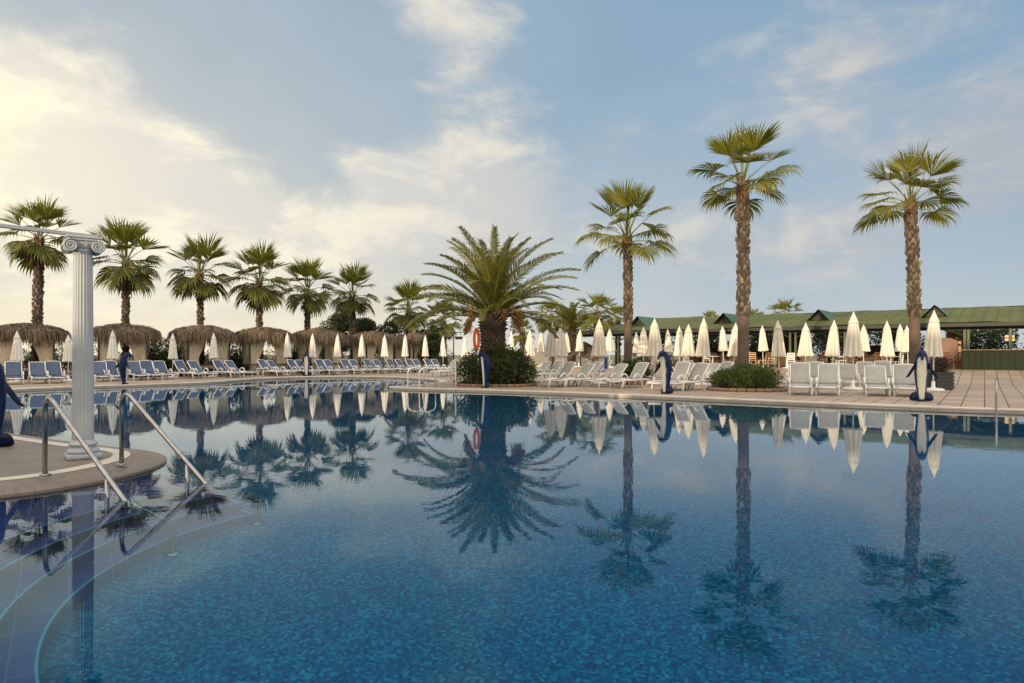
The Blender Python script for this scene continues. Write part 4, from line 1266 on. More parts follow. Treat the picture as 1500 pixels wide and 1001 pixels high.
# trees that darken the openings under the bar's roof
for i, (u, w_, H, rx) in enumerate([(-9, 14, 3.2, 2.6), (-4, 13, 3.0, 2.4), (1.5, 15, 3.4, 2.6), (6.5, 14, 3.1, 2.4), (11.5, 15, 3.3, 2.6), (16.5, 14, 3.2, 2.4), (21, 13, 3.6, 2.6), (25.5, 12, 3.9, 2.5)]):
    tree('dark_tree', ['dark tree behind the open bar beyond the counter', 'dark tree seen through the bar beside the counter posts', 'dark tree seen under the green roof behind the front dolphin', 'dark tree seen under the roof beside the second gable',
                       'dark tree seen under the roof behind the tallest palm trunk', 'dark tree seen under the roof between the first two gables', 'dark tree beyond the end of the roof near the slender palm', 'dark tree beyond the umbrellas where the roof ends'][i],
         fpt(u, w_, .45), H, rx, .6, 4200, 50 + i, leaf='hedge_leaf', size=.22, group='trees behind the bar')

# ================================================================== cabanas
cab = [(40, 36.5), (181, 39.3), (298, 42.2), (386, 45.0), (466, 48.5), (546, 52.5), (608, 56.5)]
cabl = ['thatched cabana with dark posts nearest the photo edge, before the thickest palm trunk', 'thatched cabana half hidden by the white column', 'thatched cabana between the two leafy shrubs, third of the row',
        'thatched cabana with a bright gathered curtain, fourth of the row', 'thatched cabana behind the small upright dolphin statue, fifth of the row', 'thatched cabana before the thick palm trunk and dark tree, sixth of the row', 'last and smallest thatched cabana of the row, near the floodlights']
CK = [Kind(make_cabana(1)), Kind(make_cabana(2)), Kind(make_cabana(5))]
for i, (px, d) in enumerate(cab):
    a, b = pt(*cab[max(0, i - 1)]), pt(*cab[min(6, i + 1)])
    rz = atan2(b.y - a.y, b.x - a.x)
    CK[i % 3].put(pt(px, d), rz * .8 + (.06, -.05, .08, -.08, .03, -.04, .07)[i], cabl[i], 'thatched cabanas along the pool', sc=(.87, .87, (zpx((472, 473, 475, 478, 480, 484, 487)[i], d)) / 2.88))

# ================================================================== umbrellas
UK_L = [Kind(make_umbrella('umbrella_white', seed=k, thin=.96)) for k in range(2)]
ul = [(25, 31.9, 484), (100, 33.7, 490), (165, 35.3, 483), (253, 38.4, 487.5), (313, 40.0, 487), (421, 43.8, 487), (458, 45.1, 488), (494.5, 46.3, 488.5), (530, 47.6, 489), (563.5, 49, 490), (593.5, 50.2, 490), (623, 51.6, 490.5), (649, 53, 491.5), (681, 53.5, 493), (749, 48, 484.5)]
ull = ['closed white umbrella before the first thatched cabana, nearest the photo edge', 'closed white umbrella half hidden behind the fluted column', 'closed white umbrella directly behind the blue upright dolphin', 'closed white umbrella in front of the loose shrub, on its own',
       'closed white umbrella before the third cabana', 'closed white umbrella before the fourth cabana, at its inner post', 'closed white umbrella just behind the small upright dolphin at the far pool edge', 'closed white umbrella between the fifth and sixth cabanas',
       'closed white umbrella before the sixth cabana, its pole between blue loungers', 'closed white umbrella at the seam of the sixth and seventh cabanas', 'closed white umbrella before the last cabana', 'closed white umbrella at the far end of the last cabana',
       'last closed white umbrella of the cabana row, before the dark low tree', 'closed white umbrella partly hidden behind the date palm bush, by the floodlights', 'lone closed white umbrella beside the date palm trunk, above the bush']
for i, (px, d, yt) in enumerate(ul):
    UK_L[i % 2].put(pt(px, d), i * 1.3, ull[i], 'closed umbrellas of the cabana row', sc=(.9, .9, zpx(yt, d) / 2.92))
UK = [Kind(make_umbrella('umbrella_cloth', seed=10 + k, thin=(1.14, 1.2, 1.08)[k])) for k in range(3)]
ur = [(775, 482), (793, 486), (805, 471), (821, 474), (830, 486), (848, 482), (878, 466), (893, 481), (933, 486), (943, 478), (957.5, 465), (980, 482), (996, 477), (1009, 474), (1029, 464), (1060, 477), (1074, 472), (1118, 476), (1142, 468), (1179, 472), (1219, 468), (1249.5, 455.5), (1265, 475), (1299, 469), (1320, 474), (1330.5, 476), (1367, 453.5)]
for i, (px, yt) in enumerate(ur):
    d = 1600 / (YH - yt)
    for _ in range(6): d = (2.93 + gz((px - CX) / F * d, d) - HC) / (YH - yt) * F
    k = (px - CX) / F; n0 = V((-FW.x, -FW.y))
    dmax = ((F0.x * FW.x + F0.y * FW.y) - 2.6 - .08 * (i % 3)) / (k * FW.x + FW.y)
    sc_ = 1.0
    if d > dmax:
        d = dmax; q = at(px, d); sc_ = (zpx(yt, d) - q.z) / 2.93
    size = 'tall near' if yt < 467 else ('small distant' if yt > 479.5 else 'medium')
    extra = {1249.5: 'tall closed cream umbrella behind the front-facing loungers, round white base in view', 1367: 'tallest closed cream umbrella, beside the front dolphin and purple flowers',
             1029: 'tall closed cream umbrella beside the second dolphin, before the flowering planter', 957.5: 'tall closed cream umbrella just behind the second dolphin, over the dark bush', 878: 'tall closed cream umbrella over two white loungers, before the slender palm'}
    lab = extra.get(px) or 'closed cream umbrella, %s, %s counted from the date palm towards the counter' % (size, ORD[i])
    o = UK[i % 3].put(pt(px, d), i * 1.1, lab, 'closed umbrellas on the bar terrace', sc=sc_)
    rl = random.Random(i * 7 + 1); o.rotation_euler = (rl.uniform(-.035, .035), rl.uniform(-.035, .035), i * 1.1)

# ================================================================== sun loungers
LB = [Kind(make_lounger('sling_blue', 50)), Kind(make_lounger('sling_blue', 46))]
LW = [Kind(make_lounger('sling_white', 49)), Kind(make_lounger('sling_white', 42)), Kind(make_lounger('sling_white', 54))]
lb = [(20, 30.5), (56, 31.3), (80, 31.9), (147, 33.6), (163, 34.2), (199, 35.3), (218, 36), (238, 36.7), (271, 37.7), (291, 38.4), (327, 39.6), (345, 40.2), (392, 41.8), (406, 42.4), (434, 43.4), (446, 43.9), (474, 44.8), (487, 45.3), (511, 46.1), (524, 46.6), (544, 47.4), (558, 48), (577, 48.7), (591, 49.3), (605, 50), (616, 50.6), (632, 51.4), (643, 52)]
N_ = len(lb)
for i, (px, d) in enumerate(lb):
    rz = radians((-50 if px < 215 else -42 if px < 245 else -26 if px < 350 else -18 if px < 415 else -27 if px < 450 else -36) + (i % 3 - 1) * 2.5)
    k = N_ - 1 - i
    lab = 'blue sling sun lounger, %s of the row counted from the ladder end' % ORD[k]
    if px == 20: lab = 'blue sling sun lounger behind the dark dolphin at the photo edge'
    if px in (147, 163): lab = 'blue sling sun lounger just beside the fluted column, %s of the pair' % ('nearer' if px == 147 else 'farther')
    LB[i % 2].put(pt(px, d), rz, lab, 'blue sun loungers before the cabanas')
def face(p, hx, hy): return atan2(hy, hx)
lw = [  # px, depth, foot heading, label
    (657, 41.5, (-.75, -.65), 'white sun lounger beside the pool ladder, front one of the pair'), (669, 43, (-.75, -.65), 'white sun lounger beside the date palm bush, rear one of the pair'),
    (822, 28.4, (-.80, -.60), 'white sun lounger nearest the date palm bush in the front row'), (848, 28.1, (-.80, -.60), 'white sun lounger, second from the date palm bush in the front row'),
    (896, 28.0, (-.80, -.60), 'white sun lounger, third from the date palm bush in the front row'), (928, 27.2, (-.80, -.60), 'white sun lounger with large arm loop, before the small dark bush'),
    (990, 25.6, (-.80, -.60), 'white sun lounger partly hidden by the second dolphin'), (1015, 25.3, (-.78, -.62), 'white sun lounger between the second dolphin and the flowering planter'),
    (789, 36, (-.78, -.62), 'white sun lounger in the second row, just past the date palm bush'), (808, 36, (-.78, -.62), 'white sun lounger in the second row, behind the front row\'s first pair'),
    (864, 36.5, (-.78, -.62), 'white sun lounger in the second row, between two tall umbrellas'), (880, 37, (-.78, -.62), 'white sun lounger in the second row, under the tall umbrella by the slender palm'),
    (998, 32.5, (-.78, -.62), 'white sun lounger in the second row, seen over the second dolphin\'s back'), (1034, 30.5, (-.8, -.6), 'white sun lounger in the second row behind the planter umbrella'),
    (1055, 31.5, (-.8, -.6), 'white sun lounger in the second row, beside the tallest palm trunk'),
    (1172, 22.9, (-.42, -.9), 'white sun lounger facing the pool, first past the flowering planter'), (1213, 22.7, (-.42, -.9), 'white sun lounger facing the pool, second past the flowering planter'),
    (1283, 22.3, (-.42, -.9), 'white sun lounger facing the pool, just past the tall umbrella base'), (1325, 22.0, (-.42, -.9), 'white sun lounger facing the pool, partly behind the front dolphin'),
    (1166, 28.6, (-.42, -.9), 'white sun lounger in the rear row nearest the flowering planter'), (1196, 29.2, (-.42, -.9), 'white sun lounger in the rear row, second past the planter'),
    (1224, 29.4, (-.42, -.9), 'white sun lounger in the rear row, third past the planter'), (1243, 27.2, (-.42, -.9), 'white sun lounger in the rear row right behind the tall umbrella pole'),
    (1268, 30.0, (-.42, -.9), 'white sun lounger in the rear row, fifth past the planter'), (1294, 28.6, (-.42, -.9), 'white sun lounger in the rear row, last before the palm trunk')]
for i, (px, d, h, lab) in enumerate(lw):
    LW[(0, 1, 0, 1, 1, 0, 2, 0, 1)[i % 9]].put(pt(px, d), atan2(h[1], h[0]) + random.Random(i).uniform(-.06, .06), lab, 'white sun loungers on the terrace')

# side table between loungers, folded towel
tb = empty('side_table', pt(383, 41.5)); tag(tb, 'small white square table between blue loungers before the fourth cabana', 'table')
mb = MB(); mb.box((0, 0, .46), (.5, .5, .03), bev=.01); mb.build('table_top', M['white_plastic'], tb)
for sx in (-1, 1):
    for sy in (-1, 1):
        mb = MB(); mb.tube([(sx * .2, sy * .2, 0), (sx * .19, sy * .19, .45)], .02, 6); mb.build('leg', M['white_plastic'], tb)
tw = MB(); tw.grid(lambda u, v: V((-.08 + .16 * u, .0 + .05 * sin(u * 9), .55 + .62 * v)), 10, 4)
o = tw.build('hanging_towel', M['towel_blue'], None, True, pt(888, 36.0), 0.3); tag(o, 'blue towel hung beside a rear white lounger near the slender palm', 'towel')
sm = o.modifiers.new('thick', 'SOLIDIFY'); sm.thickness = .02

# ================================================================== dolphins
DK = Kind(make_dolphin())
for px, d, h, sc, lab in [(1350, 19.1, (-.46, -.88), 1.0, 'blue and white dolphin statue facing the camera, tallest in view, by the purple planter'), (974, 22.8, (-.86, -.52), 1.0, 'blue and white dolphin statue turned sideways before the white loungers'),
                          (710, 27.1, (-.93, -.36), 1.0, 'slim blue and white dolphin statue before the date palm bush'), (449, 42.3, (.05, -1), 1.0, 'small distant dolphin statue with white belly at the far pool edge'),
                          (183, 30.2, (.88, .47), .98, 'all dark blue dolphin statue with its back turned, beside the column'), (-9, 9.56, (-.45, .89), .84, 'big dark dolphin statue cut by the photo edge, on the paved island')]:
    DK.put(pt(px, d), atan2(h[1], h[0]) + pi / 2, lab, 'dolphin statues around the pool', sc=(sc * .88, sc * .92, sc))

# ================================================================== column with its beam
def make_column():
    root = empty('fluted_column', (0, 0, 0)); tag(root, 'white fluted column with scrolled capital standing on the paved island', 'column')
    mb = MB(); mb.lathe([(.115, .22), (.122, .24), (.118, .30), (.116, 1.2), (.108, 2.1), (.103, 2.52), (.10, 2.56), (.112, 2.575), (.112, 2.60), (.10, 2.61)], 160,
                        fn=lambda r, z, a, i: r * (1 - (.15 * max(0, abs(sin(10 * a)) ** .6 - .25) if 2 <= i <= 5 else 0)))
    mb.build('shaft', M['column_white'], root, True)
    mb = MB(); mb.box((0, 0, .03), (.37, .37, .06), bev=.008)
    mb.lathe([(.165, .06), (.178, .075), (.178, .10), (.165, .115), (.145, .12), (.138, .14), (.142, .155), (.155, .16), (.16, .175), (.155, .19), (.135, .20), (.125, .225), (.11, .235)], 40)
    mb.build('base', M['column_white'], root, True)
    mb = MB(); mb.lathe([(.10, 2.595), (.118, 2.605), (.135, 2.64), (.145, 2.67), (.10, 2.68)], 32, fn=lambda r, z, a, i: r * (1 + .05 * abs(sin(8 * a)) * (i in (2, 3))))
    mb.box((0, 0, 2.715), (.36, .30, .03), bev=.006); mb.box((0, 0, 2.742), (.39, .33, .025), bev=.008); mb.box((0, 0, 2.685), (.32, .26, .032), bev=.006)
    cp = mb.build('capital', M['column_white'], root)
    for sy in (-1, 1):
        for sx in (-1, 1):
            v = MB(); pts = []
            for k in range(40):
                a = k / 39 * 4.6 * pi; r = .078 * (1 - k / 39 * .82)
                pts.append((sx * (.142 + r * sin(a) * 1.0), sy * .155, 2.632 + r * cos(a)))
            v.tube(pts, [.015 * (1 - .4 * k / 39) for k in range(40)], 6)
            m_ = Matrix.Rotation(pi / 2, 3, 'X')
            mm = MB(); mm.lathe([(0, -.12), (.05, -.12), (.066, -.06), (.062, 0)], 16)
            v.add([V((sx * .142, sy * .035, 2.632)) + V((p[0], sy * -p[2], p[1])) for p in mm.v], mm.f)
            v.build('volute', M['column_white'], cp, True)
    return root
colm = make_column(); colm.location = (-5.372, 8.55, .012); colm.rotation_euler = (0, 0, radians(38))
bdir = V((-.646, -.763, 0)); cp_ = V((-5.372, 8.55, 0))
col2 = copy_tree(colm); col2.location = (cp_.x + bdir.x * 2.6, cp_.y + bdir.y * 2.6, .012)
tag(col2, 'white fluted column carrying the outer end of the slim beam, outside the picture')
bm = MB(); a = cp_ - bdir * .17; b = cp_ + bdir * 2.8
ra = atan2(bdir.y, bdir.x)
bm.box(((a.x + b.x) / 2, (a.y + b.y) / 2, 2.796), ((b - a).length, .055, .045), Matrix.Rotation(ra, 3, 'Z'), .006)
tag(bm.build('beam', M['column_white']), 'slim white beam resting on the fluted column capital', 'beam')

# ================================================================== stainless rails
def handrail(base, foot, wl, label):
    """post on the island, sloping rail into the water, two feet below"""
    root = empty('handrail', (0, 0, 0)); tag(root, label, 'handrail', 'handrails of the island steps')
    r = .025
    B = V(base); d = V((wl[0], wl[1], 0)) - B; d.z = 0; L = d.length; d.normalize()
    W_ = V((wl[0], wl[1], WATER))
    top = B + V((0, 0, .80)) 
    slope = (WATER - .84) / (L - .12)
    E = W_ + d * .70; E.z = WATER + slope * .70
    q = B + d * .12 + V((0, 0, .84))
    arc = [V((B.x, B.y, B.z)), V((B.x, B.y, .66)), V((B.x, B.y, .74)) + d * .006, V((B.x, B.y, .80)) + d * .032, V((B.x, B.y, .836)) + d * .075, V((B.x, B.y, .838)) + d * .115,
           V((B.x, B.y, .84 + slope * .05)) + d * .17, W_ + d * 0.0, E, E + d * .05 + V((0, 0, slope * .05 - .03)), E + d * .07 + V((0, 0, -.12)), V((E.x + d.x * .07, E.y + d.y * .07, FLOOR))]
    mb = MB(); mb.tube(arc, r, 12); mb.build('rail', M['steel'], root, True)
    mid = B.lerp(W_, .80); zt = .84 + slope * (L * .80 - .12)
    mb = MB(); mb.tube([(mid.x, mid.y, zt - .01), (mid.x, mid.y, -.36)], r * .9, 10); mb.build('post', M['steel'], root, True)
    mb = MB(); mb.lathe([(.0, 0), (.055, 0), (.055, .012), (.03, .02), (0, .02)], 20, (B.x, B.y, B.z)); mb.lathe([(.0, 0), (.08, 0), (.08, .02), (.03, .03), (0, .03)], 20, (E.x + d.x * .07, E.y + d.y * .07, FLOOR + .004))
    mb.build('flange', M['steel'], root, True)
    return root
handrail((-5.02, 7.34, .005), None, (-3.73, 6.57), 'bent stainless handrail nearer the camera, standing on the island edge')
handrail((-4.61, 8.06, .005), None, (-3.35, 7.45), 'bent stainless handrail next to the column, farther from the camera')

def hoop(mb, p, d, h, w_, drop, r=.02):
    p = V(p); d = V(d).normalized()
    pts = [p + V((0, 0, 0))]
    pts += [p + V((0, 0, h * .55))]
    for k in range(9):
        a = pi * k / 8
        pts.append(p + d * (w_ / 2 - w_ / 2 * cos(a)) + V((0, 0, h * .72 + h * .28 * sin(a))))
    pts += [p + d * w_ + V((0, 0, h * .4)), p + d * (w_ + .02) + V((0, 0, -.1)), p + d * (w_ + .05) + V((0, 0, -drop))]
    mb.tube(pts, r, 10)
ld = empty('pool_ladder', (0, 0, 0)); tag(ld, 'stainless pool ladder with two arched grab rails near the white loungers', 'ladder')
for p_ in (px_pool((638, 567.0)), px_pool((621, 566.6))):
    mb = MB(); hoop(mb, (p_.x, p_.y, 0), (-1, -.38, 0), .80, .66, .9, .03); mb.build('grab_rail', M['steel_bright'], ld, True)
for z in (-.3, -.58, -.86):
    a, b = px_pool((638, 567.0)), px_pool((621, 566.6)); dd = V((-1, -.38)).normalized() * .70
    mb = MB(); mb.tube([(a.x + dd.x, a.y + dd.y, z), (b.x + dd.x, b.y + dd.y, z)], .03, 8, flat=.5); mb.build('step', M['steel'], ld, True)
gr = empty('grab_rail', (0, 0, 0)); tag(gr, 'single stainless grab rail at the pool edge before the green counter', 'handrail')
p_ = px_pool((1459.5, 597.5)); mb = MB(); dv = V((-p_.x, -p_.y, 0)).normalized(); hoop(mb, (p_.x, p_.y, 0), dv, .72, .55, .9, .026); mb.build('rail', M['steel'], gr, True)
mb = MB(); mb.lathe([(0, 0), (.06, 0), (.055, .015), (0, .02)], 16, (p_.x, p_.y, .004)); mb.build('flange', M['steel'], gr, True)

# life ring on its post beside the date palm
lr = empty('life_ring', pt(698, 27.9)); tag(lr, 'orange life ring hanging on a thin post before the date palm trunk', 'life ring')
z0 = zpx(497, 27.9); mb = MB(); vs = []; fs = []
for i in range(32):
    a = 2 * pi * i / 32
    for k in range(12):
        q = 2 * pi * k / 12; r = .30 + .075 * cos(q)
        vs.append((r * cos(a) * .26 + .05 * sin(q), .075 * sin(q) + r * cos(a) * .85, z0 + r * 1.25 * sin(a)))
for i in range(32):
    for k in range(12):
        fs.append((i * 12 + k, ((i + 1) % 32) * 12 + k, ((i + 1) % 32) * 12 + (k + 1) % 12, i * 12 + (k + 1) % 12))
mb.add(vs, fs); mb.build('ring', M['orange_plastic'], lr, True)
mb = MB(); mb.tube([(.05, .22, 0), (.05, .22, z0 + .45)], .022, 8); mb.tube([(.05, .22, z0 + .36), (0, 0, z0 + .38)], .015, 6); mb.build('post', M['white_metal'], lr, True)

# small white signboard at the bush
sb = empty('sign_board', pt(668.5, 28.6)); tag(sb, 'thin white board on legs standing at the date palm bush, seen edge on', 'board')
mb = MB(); mb.box((0, 0, .62), (.06, .7, .8), bev=.012); mb.build('panel', M['white_plastic'], sb)
for sy in (-1, 1):
    mb = MB(); mb.tube([(0, sy * .25, 0), (0, sy * .25, .25)], .022, 8); mb.build('leg', M['white_metal'], sb)

# floodlights on a frame
fl = empty('floodlight_stand', pt(664.5, 58)); tag(fl, 'dark metal stand carrying four round floodlights under the palm fronds', 'lamp')
zt = zpx(487, 58); mb = MB(); mb.tube([(0, 0, 0), (0, 0, zt)], .05, 8); mb.tube([(-.95, 0, zt), (.75, 0, zt)], .035, 8); mb.tube([(-.95, 0, zt), (-.95, 0, zt - 1.2)], .03, 6); mb.build('frame', M['lamp_black'], fl, True)
for x in (-.72, -.38, .28, .58):
    mb = MB(); mb.tube([(x, 0, zt), (x, 0, zt - .25)], .018, 6)
    mb.lathe([(0, -.2), (.13, -.17), (.19, .0), (.2, .06), (.0, .04)], 14, (x, -.02, zt - .42)); mb.build('floodlight', M['lamp_black'], fl, True)

# ================================================================== open bar with green roof
bar = empty('open_bar', fpt(4, 0, 0)); tag(bar, 'long open bar pavilion with green sheet roof, dark gables and green posts', 'pavilion')
bo = V(bar.location)
def bp(u, w_, z): return fpt(u, w_, z) - bo
U0, U1, EZ, RZ = -16.0, 22.0, 3.06, 4.22
mb = MB()
def slope_pt(u, f):     # f 0 eave .. 1 ridge
    return bp(u, -.9 + 6.2 * f, EZ + (RZ - EZ) * f)
n_ = 90
for i in range(n_):
    a, b = U0 + (U1 - U0) * i / n_, U0 + (U1 - U0) * (i + 1) / n_
    for k in range(4):
        f0, f1 = k / 4, (k + 1) / 4
        sag = lambda u: V((0, 0, .025 * sin(u * 1.1) + .018 * sin(u * 2.7 + 1)))
        mb.quad(slope_pt(b, f0) + sag(b), slope_pt(a, f0) + sag(a), slope_pt(a, f1) + sag(a), slope_pt(b, f1) + sag(b))
# back slope and sloping end
mb.quad(slope_pt(U0, 1), bp(U0, 11.5, EZ), bp(U1, 11.5, EZ), slope_pt(U1, 1))
mb.quad(slope_pt(U0, 0) + V((0, 0, -.09)), slope_pt(U1, 0) + V((0, 0, -.09)), slope_pt(U1, 1) + V((0, 0, -.09)), slope_pt(U0, 1) + V((0, 0, -.09)))
rf = mb.build('roof', M['roof_green'], bar)
mb = MB(); e = bp(U1 + 5.2, 5.3, EZ - .05)
mb.add([slope_pt(U1, 0), slope_pt(U1, 1), bp(U1, 11.5, EZ), bp(U1 + 4.4, -.6, EZ - .05), bp(U1 + 4.4, 11.2, EZ - .05)], [(0, 1, 3), (1, 4, 3), (1, 2, 4)])
mb.build('end_roof', M['roof_green'], bar)
mb = MB(); d_ = atan2(FU.y, FU.x)
mb.box(bp((U0 + U1) / 2 + 2, -.88, EZ - .13), (U1 - U0 + 4.5, .06, .2), Matrix.Rotation(d_, 3, 'Z')); mb.box(bp((U0 + U1) / 2 + 2, .1, EZ - .28), (U1 - U0 + 4, .14, .2), Matrix.Rotation(d_, 3, 'Z'))
mb.build('fascia', M['dark_green'], bar)
for px in (848, 905, 975, 1013, 1088, 1157, 1165, 1237, 1325, 1413, 1418.5, 1480):
    u = face_u(px); mb = MB(); mb.box(bp(u, .1, (.49 + EZ) / 2), (.15, .15, EZ - .49), Matrix.Rotation(d_, 3, 'Z'), .015); mb.build('post', M['green_paint'], bar)
for px in (905, 1013, 1161, 1237, 1416):
    u = face_u(px); mb = MB()
    for sg in (-1, 1): mb.tube([bp(u + sg * .08, .1, 2.35), bp(u + sg * 1.25, .1, 2.92)], .05, 4)
    mb.build('brace', M['green_paint'], bar)
# gables on the roof slope
for px, zf in ((934, .50), (1060, .50), (1199, .50), (1369, .50)):
    u = face_u(px) * 1.0
    k = (px - CX) / F; w0 = 1.4
    # solve for the gable front at depth w0 on the slope
    u = (k * (F0.y + FW.y * w0) - (F0.x + FW.x * w0)) / (FU.x - k * FU.y)
    fz = EZ + (RZ - EZ) * (w0 + .9) / 6.2
    hw, hh = .62, .66
    dm = MB(); A, B, T = bp(u + hw, w0, fz - .02), bp(u - hw, w0, fz - .02), bp(u, w0, fz + hh)
    ins = V((FW.x, FW.y, 0)) * .45; T2 = bp(u, w0 + 4.0, fz + hh)
    fw = V((FW.x, FW.y, 0)) * -.12
    A2, B2 = bp(u + hw + .1, w0, fz - .04), bp(u - hw - .1, w0, fz - .04); Tt = T + V((0, 0, .06))
    dm.add([A2 + fw, Tt + fw, T2 + V((0, 0, .06)), bp(u + hw + .1, w0 + .8, fz + .12)], [(0, 1, 2, 3)])
    dm.add([B2 + fw, Tt + fw, T2 + V((0, 0, .06)), bp(u - hw - .1, w0 + .8, fz + .12)], [(3, 2, 1, 0)])
    do = dm.build('gable_roof', M['roof_teal'], bar)
    gm = MB(); gm.add([A + ins, B + ins, T + ins], [(0, 1, 2)]); gm.build('gable_shade_panel', M['dark_green'], do)  # near-black panel standing in for the shade inside the open gable
# back wall in pieces, floor boards and dim ceiling beams
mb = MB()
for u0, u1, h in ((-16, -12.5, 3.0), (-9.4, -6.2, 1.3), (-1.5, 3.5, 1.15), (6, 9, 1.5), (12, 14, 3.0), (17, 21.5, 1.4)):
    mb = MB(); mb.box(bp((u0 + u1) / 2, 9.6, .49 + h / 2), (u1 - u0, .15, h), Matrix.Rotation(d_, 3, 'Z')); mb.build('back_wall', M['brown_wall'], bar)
mb = MB()
for i in range(14):
    u = U0 + 1 + i * 2.8; mb.tube([bp(u, .1, EZ - .2), bp(u, 10.5, EZ - .18)], .06, 4)
mb.build('rafters', M['dark_wood'], bar)
for i in range(7):
    u = U0 + 3 + i * 5.6; mb = MB(); mb.box(bp(u, 10.2, (.49 + EZ) / 2), (.16, .16, EZ - .49), Matrix.Rotation(d_, 3, 'Z')); mb.build('rear_post', M['dark_green'], bar)

# counter, shelf, lit display
ct = empty('bar_counter', fpt(-2, -.6, .49)); tag(ct, 'long dark green panelled bar counter at the open pavilion', 'counter'); ob = V(ct.location)
uc0, uc1 = face_u(1412), -15.5; L = abs(uc0 - uc1); um = (uc0 + uc1) / 2
mb = MB(); mb.box(fpt(um, -.6, .49 + .52) - ob, (L, .6, 1.04), Matrix.Rotation(d_, 3, 'Z'))
m_ = int(L / .28)
for i in range(m_): mb.box(fpt(uc1 + L * (i + .5) / m_, -.915, .49 + .52) - ob, (.255, .03, 1.0), Matrix.Rotation(d_, 3, 'Z'))
mb.build('front', M['counter_green'], ct)
mb = MB(); mb.box(fpt(um, -.62, .49 + 1.07) - ob, (L + .1, .78, .05), Matrix.Rotation(d_, 3, 'Z'), .01); mb.build('counter_top', M['tan_wood'], ct)
def on_face(px, w_):
    k = (px - CX) / F
    return (k * (F0.y + FW.y * w_) - (F0.x + FW.x * w_)) / (FU.x - k * FU.y)
# shelf unit
sh = empty('shelf_unit', fpt(on_face(1388, 2.6), 2.6, .49), d_); tag(sh, 'brown wooden shelf unit inside the bar beside the counter', 'shelf')
mb = MB()
for z in (.03, .5, .95, 1.4, 1.75): mb.box((0, 0, z), (1.0, .38, .05))
for x in (-.5, .5): mb.box((x, 0, .9), (.05, .382, 1.8))
mb.box((0, .2, .9), (1.02, .03, 1.8)); mb.build('frame', M['brown_wood'], sh)
rng = random.Random(8)
for z in (.53, .98, 1.43):
    for k in range(5):
        o = MB(); x = -.4 + k * .2 + rng.uniform(-.03, .03); h = rng.uniform(.16, .3)
        o.lathe([(0, 0), (.045, 0), (.05, h * .6), (.018, h * .75), (.018, h), (0, h)], 10)
        ob_ = o.build('jar', rng.choice([M['tan_wood'], M['terracotta'], M['column_white']]), None, True, fpt(on_face(1388, 2.6), 2.6, .49) + V((cos(d_) * x, sin(d_) * x, z - .003)))
        tag(ob_, 'small jar standing on the brown shelf unit in the bar', 'jar', 'jars on the bar shelf')
bp_ = empty('room_divider', fpt(on_face(1402, 4), 4, .49), d_); tag(bp_, 'tall tan wooden divider inside the bar behind the counter posts', 'divider')
mb = MB(); mb.box((0, 0, 1.1), (1.1, .08, 2.2), bev=.01); mb.build('panel', M['tan_wood'], bp_); mb = MB(); mb.box((0, -.05, 1.1), (.9, .03, 1.9)); mb.build('inset', M['brown_wood'], bp_)
mlit, tt, oo = new_mat('lit_glass'); em = tt.n('ShaderNodeEmission'); em.inputs[0].default_value = (1, .66, .30, 1); em.inputs[1].default_value = 1.0; tt.l(em.outputs[0], oo.inputs[0])
lw_ = empty('lit_lantern', fpt(on_face(1479, 3.2), 3.2, 0), d_); tag(lw_, 'lit square lantern glowing under the roof above the green counter', 'lamp')
zl = zpx(496, 40)
mb = MB()
for sx in (-.13, .13):
    for sz in (-.095, .095): mb.box((sx, 0, zl + sz), (.2, .12, .14))
mb.build('pane', mlit, lw_)
mb = MB()
for x in (-.25, 0, .25): mb.box((x, 0, zl), (.04, .16, .4))
for z in (-.19, 0, .19): mb.box((0, 0, zl + z), (.54, .158, .04))
mb.tube([(0, 0, zl + .24), (0, 0, EZ + .2)], .012, 6); mb.build('frame', M['dark_wood'], lw_)

# tables and chairs in the bar
def make_chair(wood):
    root = empty('wooden_chair', (0, 0, 0)); tag(root, None, 'chair')
    for sx in (-1, 1):
        for sy in (-1, 1):
            mb = MB(); mb.box((sx * .2, sy * .2, .22), (.045, .045, .44)); mb.build('leg', M[wood], root)
    mb = MB(); mb.box((0, 0, .455), (.46, .46, .04), bev=.012); mb.build('seat', M[wood], root)
    mb = MB()
    for sx in (-1, 1): mb.tube([(sx * .2, .2, .45), (sx * .2, .25, .95)], .022, 6)
    for z in (.58, .70, .82, .93): mb.box((0, .215 + (z - .45) * .09, z), (.42, .022, .065))
    mb.build('backrest', M[wood], root); return root
def make_table():
    root = empty('dining_table', (0, 0, 0)); tag(root, None, 'table')
    mb = MB(); mb.box((0, 0, .73), (1.0, .8, .04), bev=.01); mb.build('table_top', M['brown_wood'], root)
    for sx in (-1, 1):
        for sy in (-1, 1):
            mb = MB(); mb.box((sx * .42, sy * .32, .355), (.06, .06, .71)); mb.build('leg', M['brown_wood'], root)
    return root
KC = {'tan_wood': Kind(make_chair('tan_wood')), 'brown_wood': Kind(make_chair('brown_wood'))}; KT = Kind(make_table())
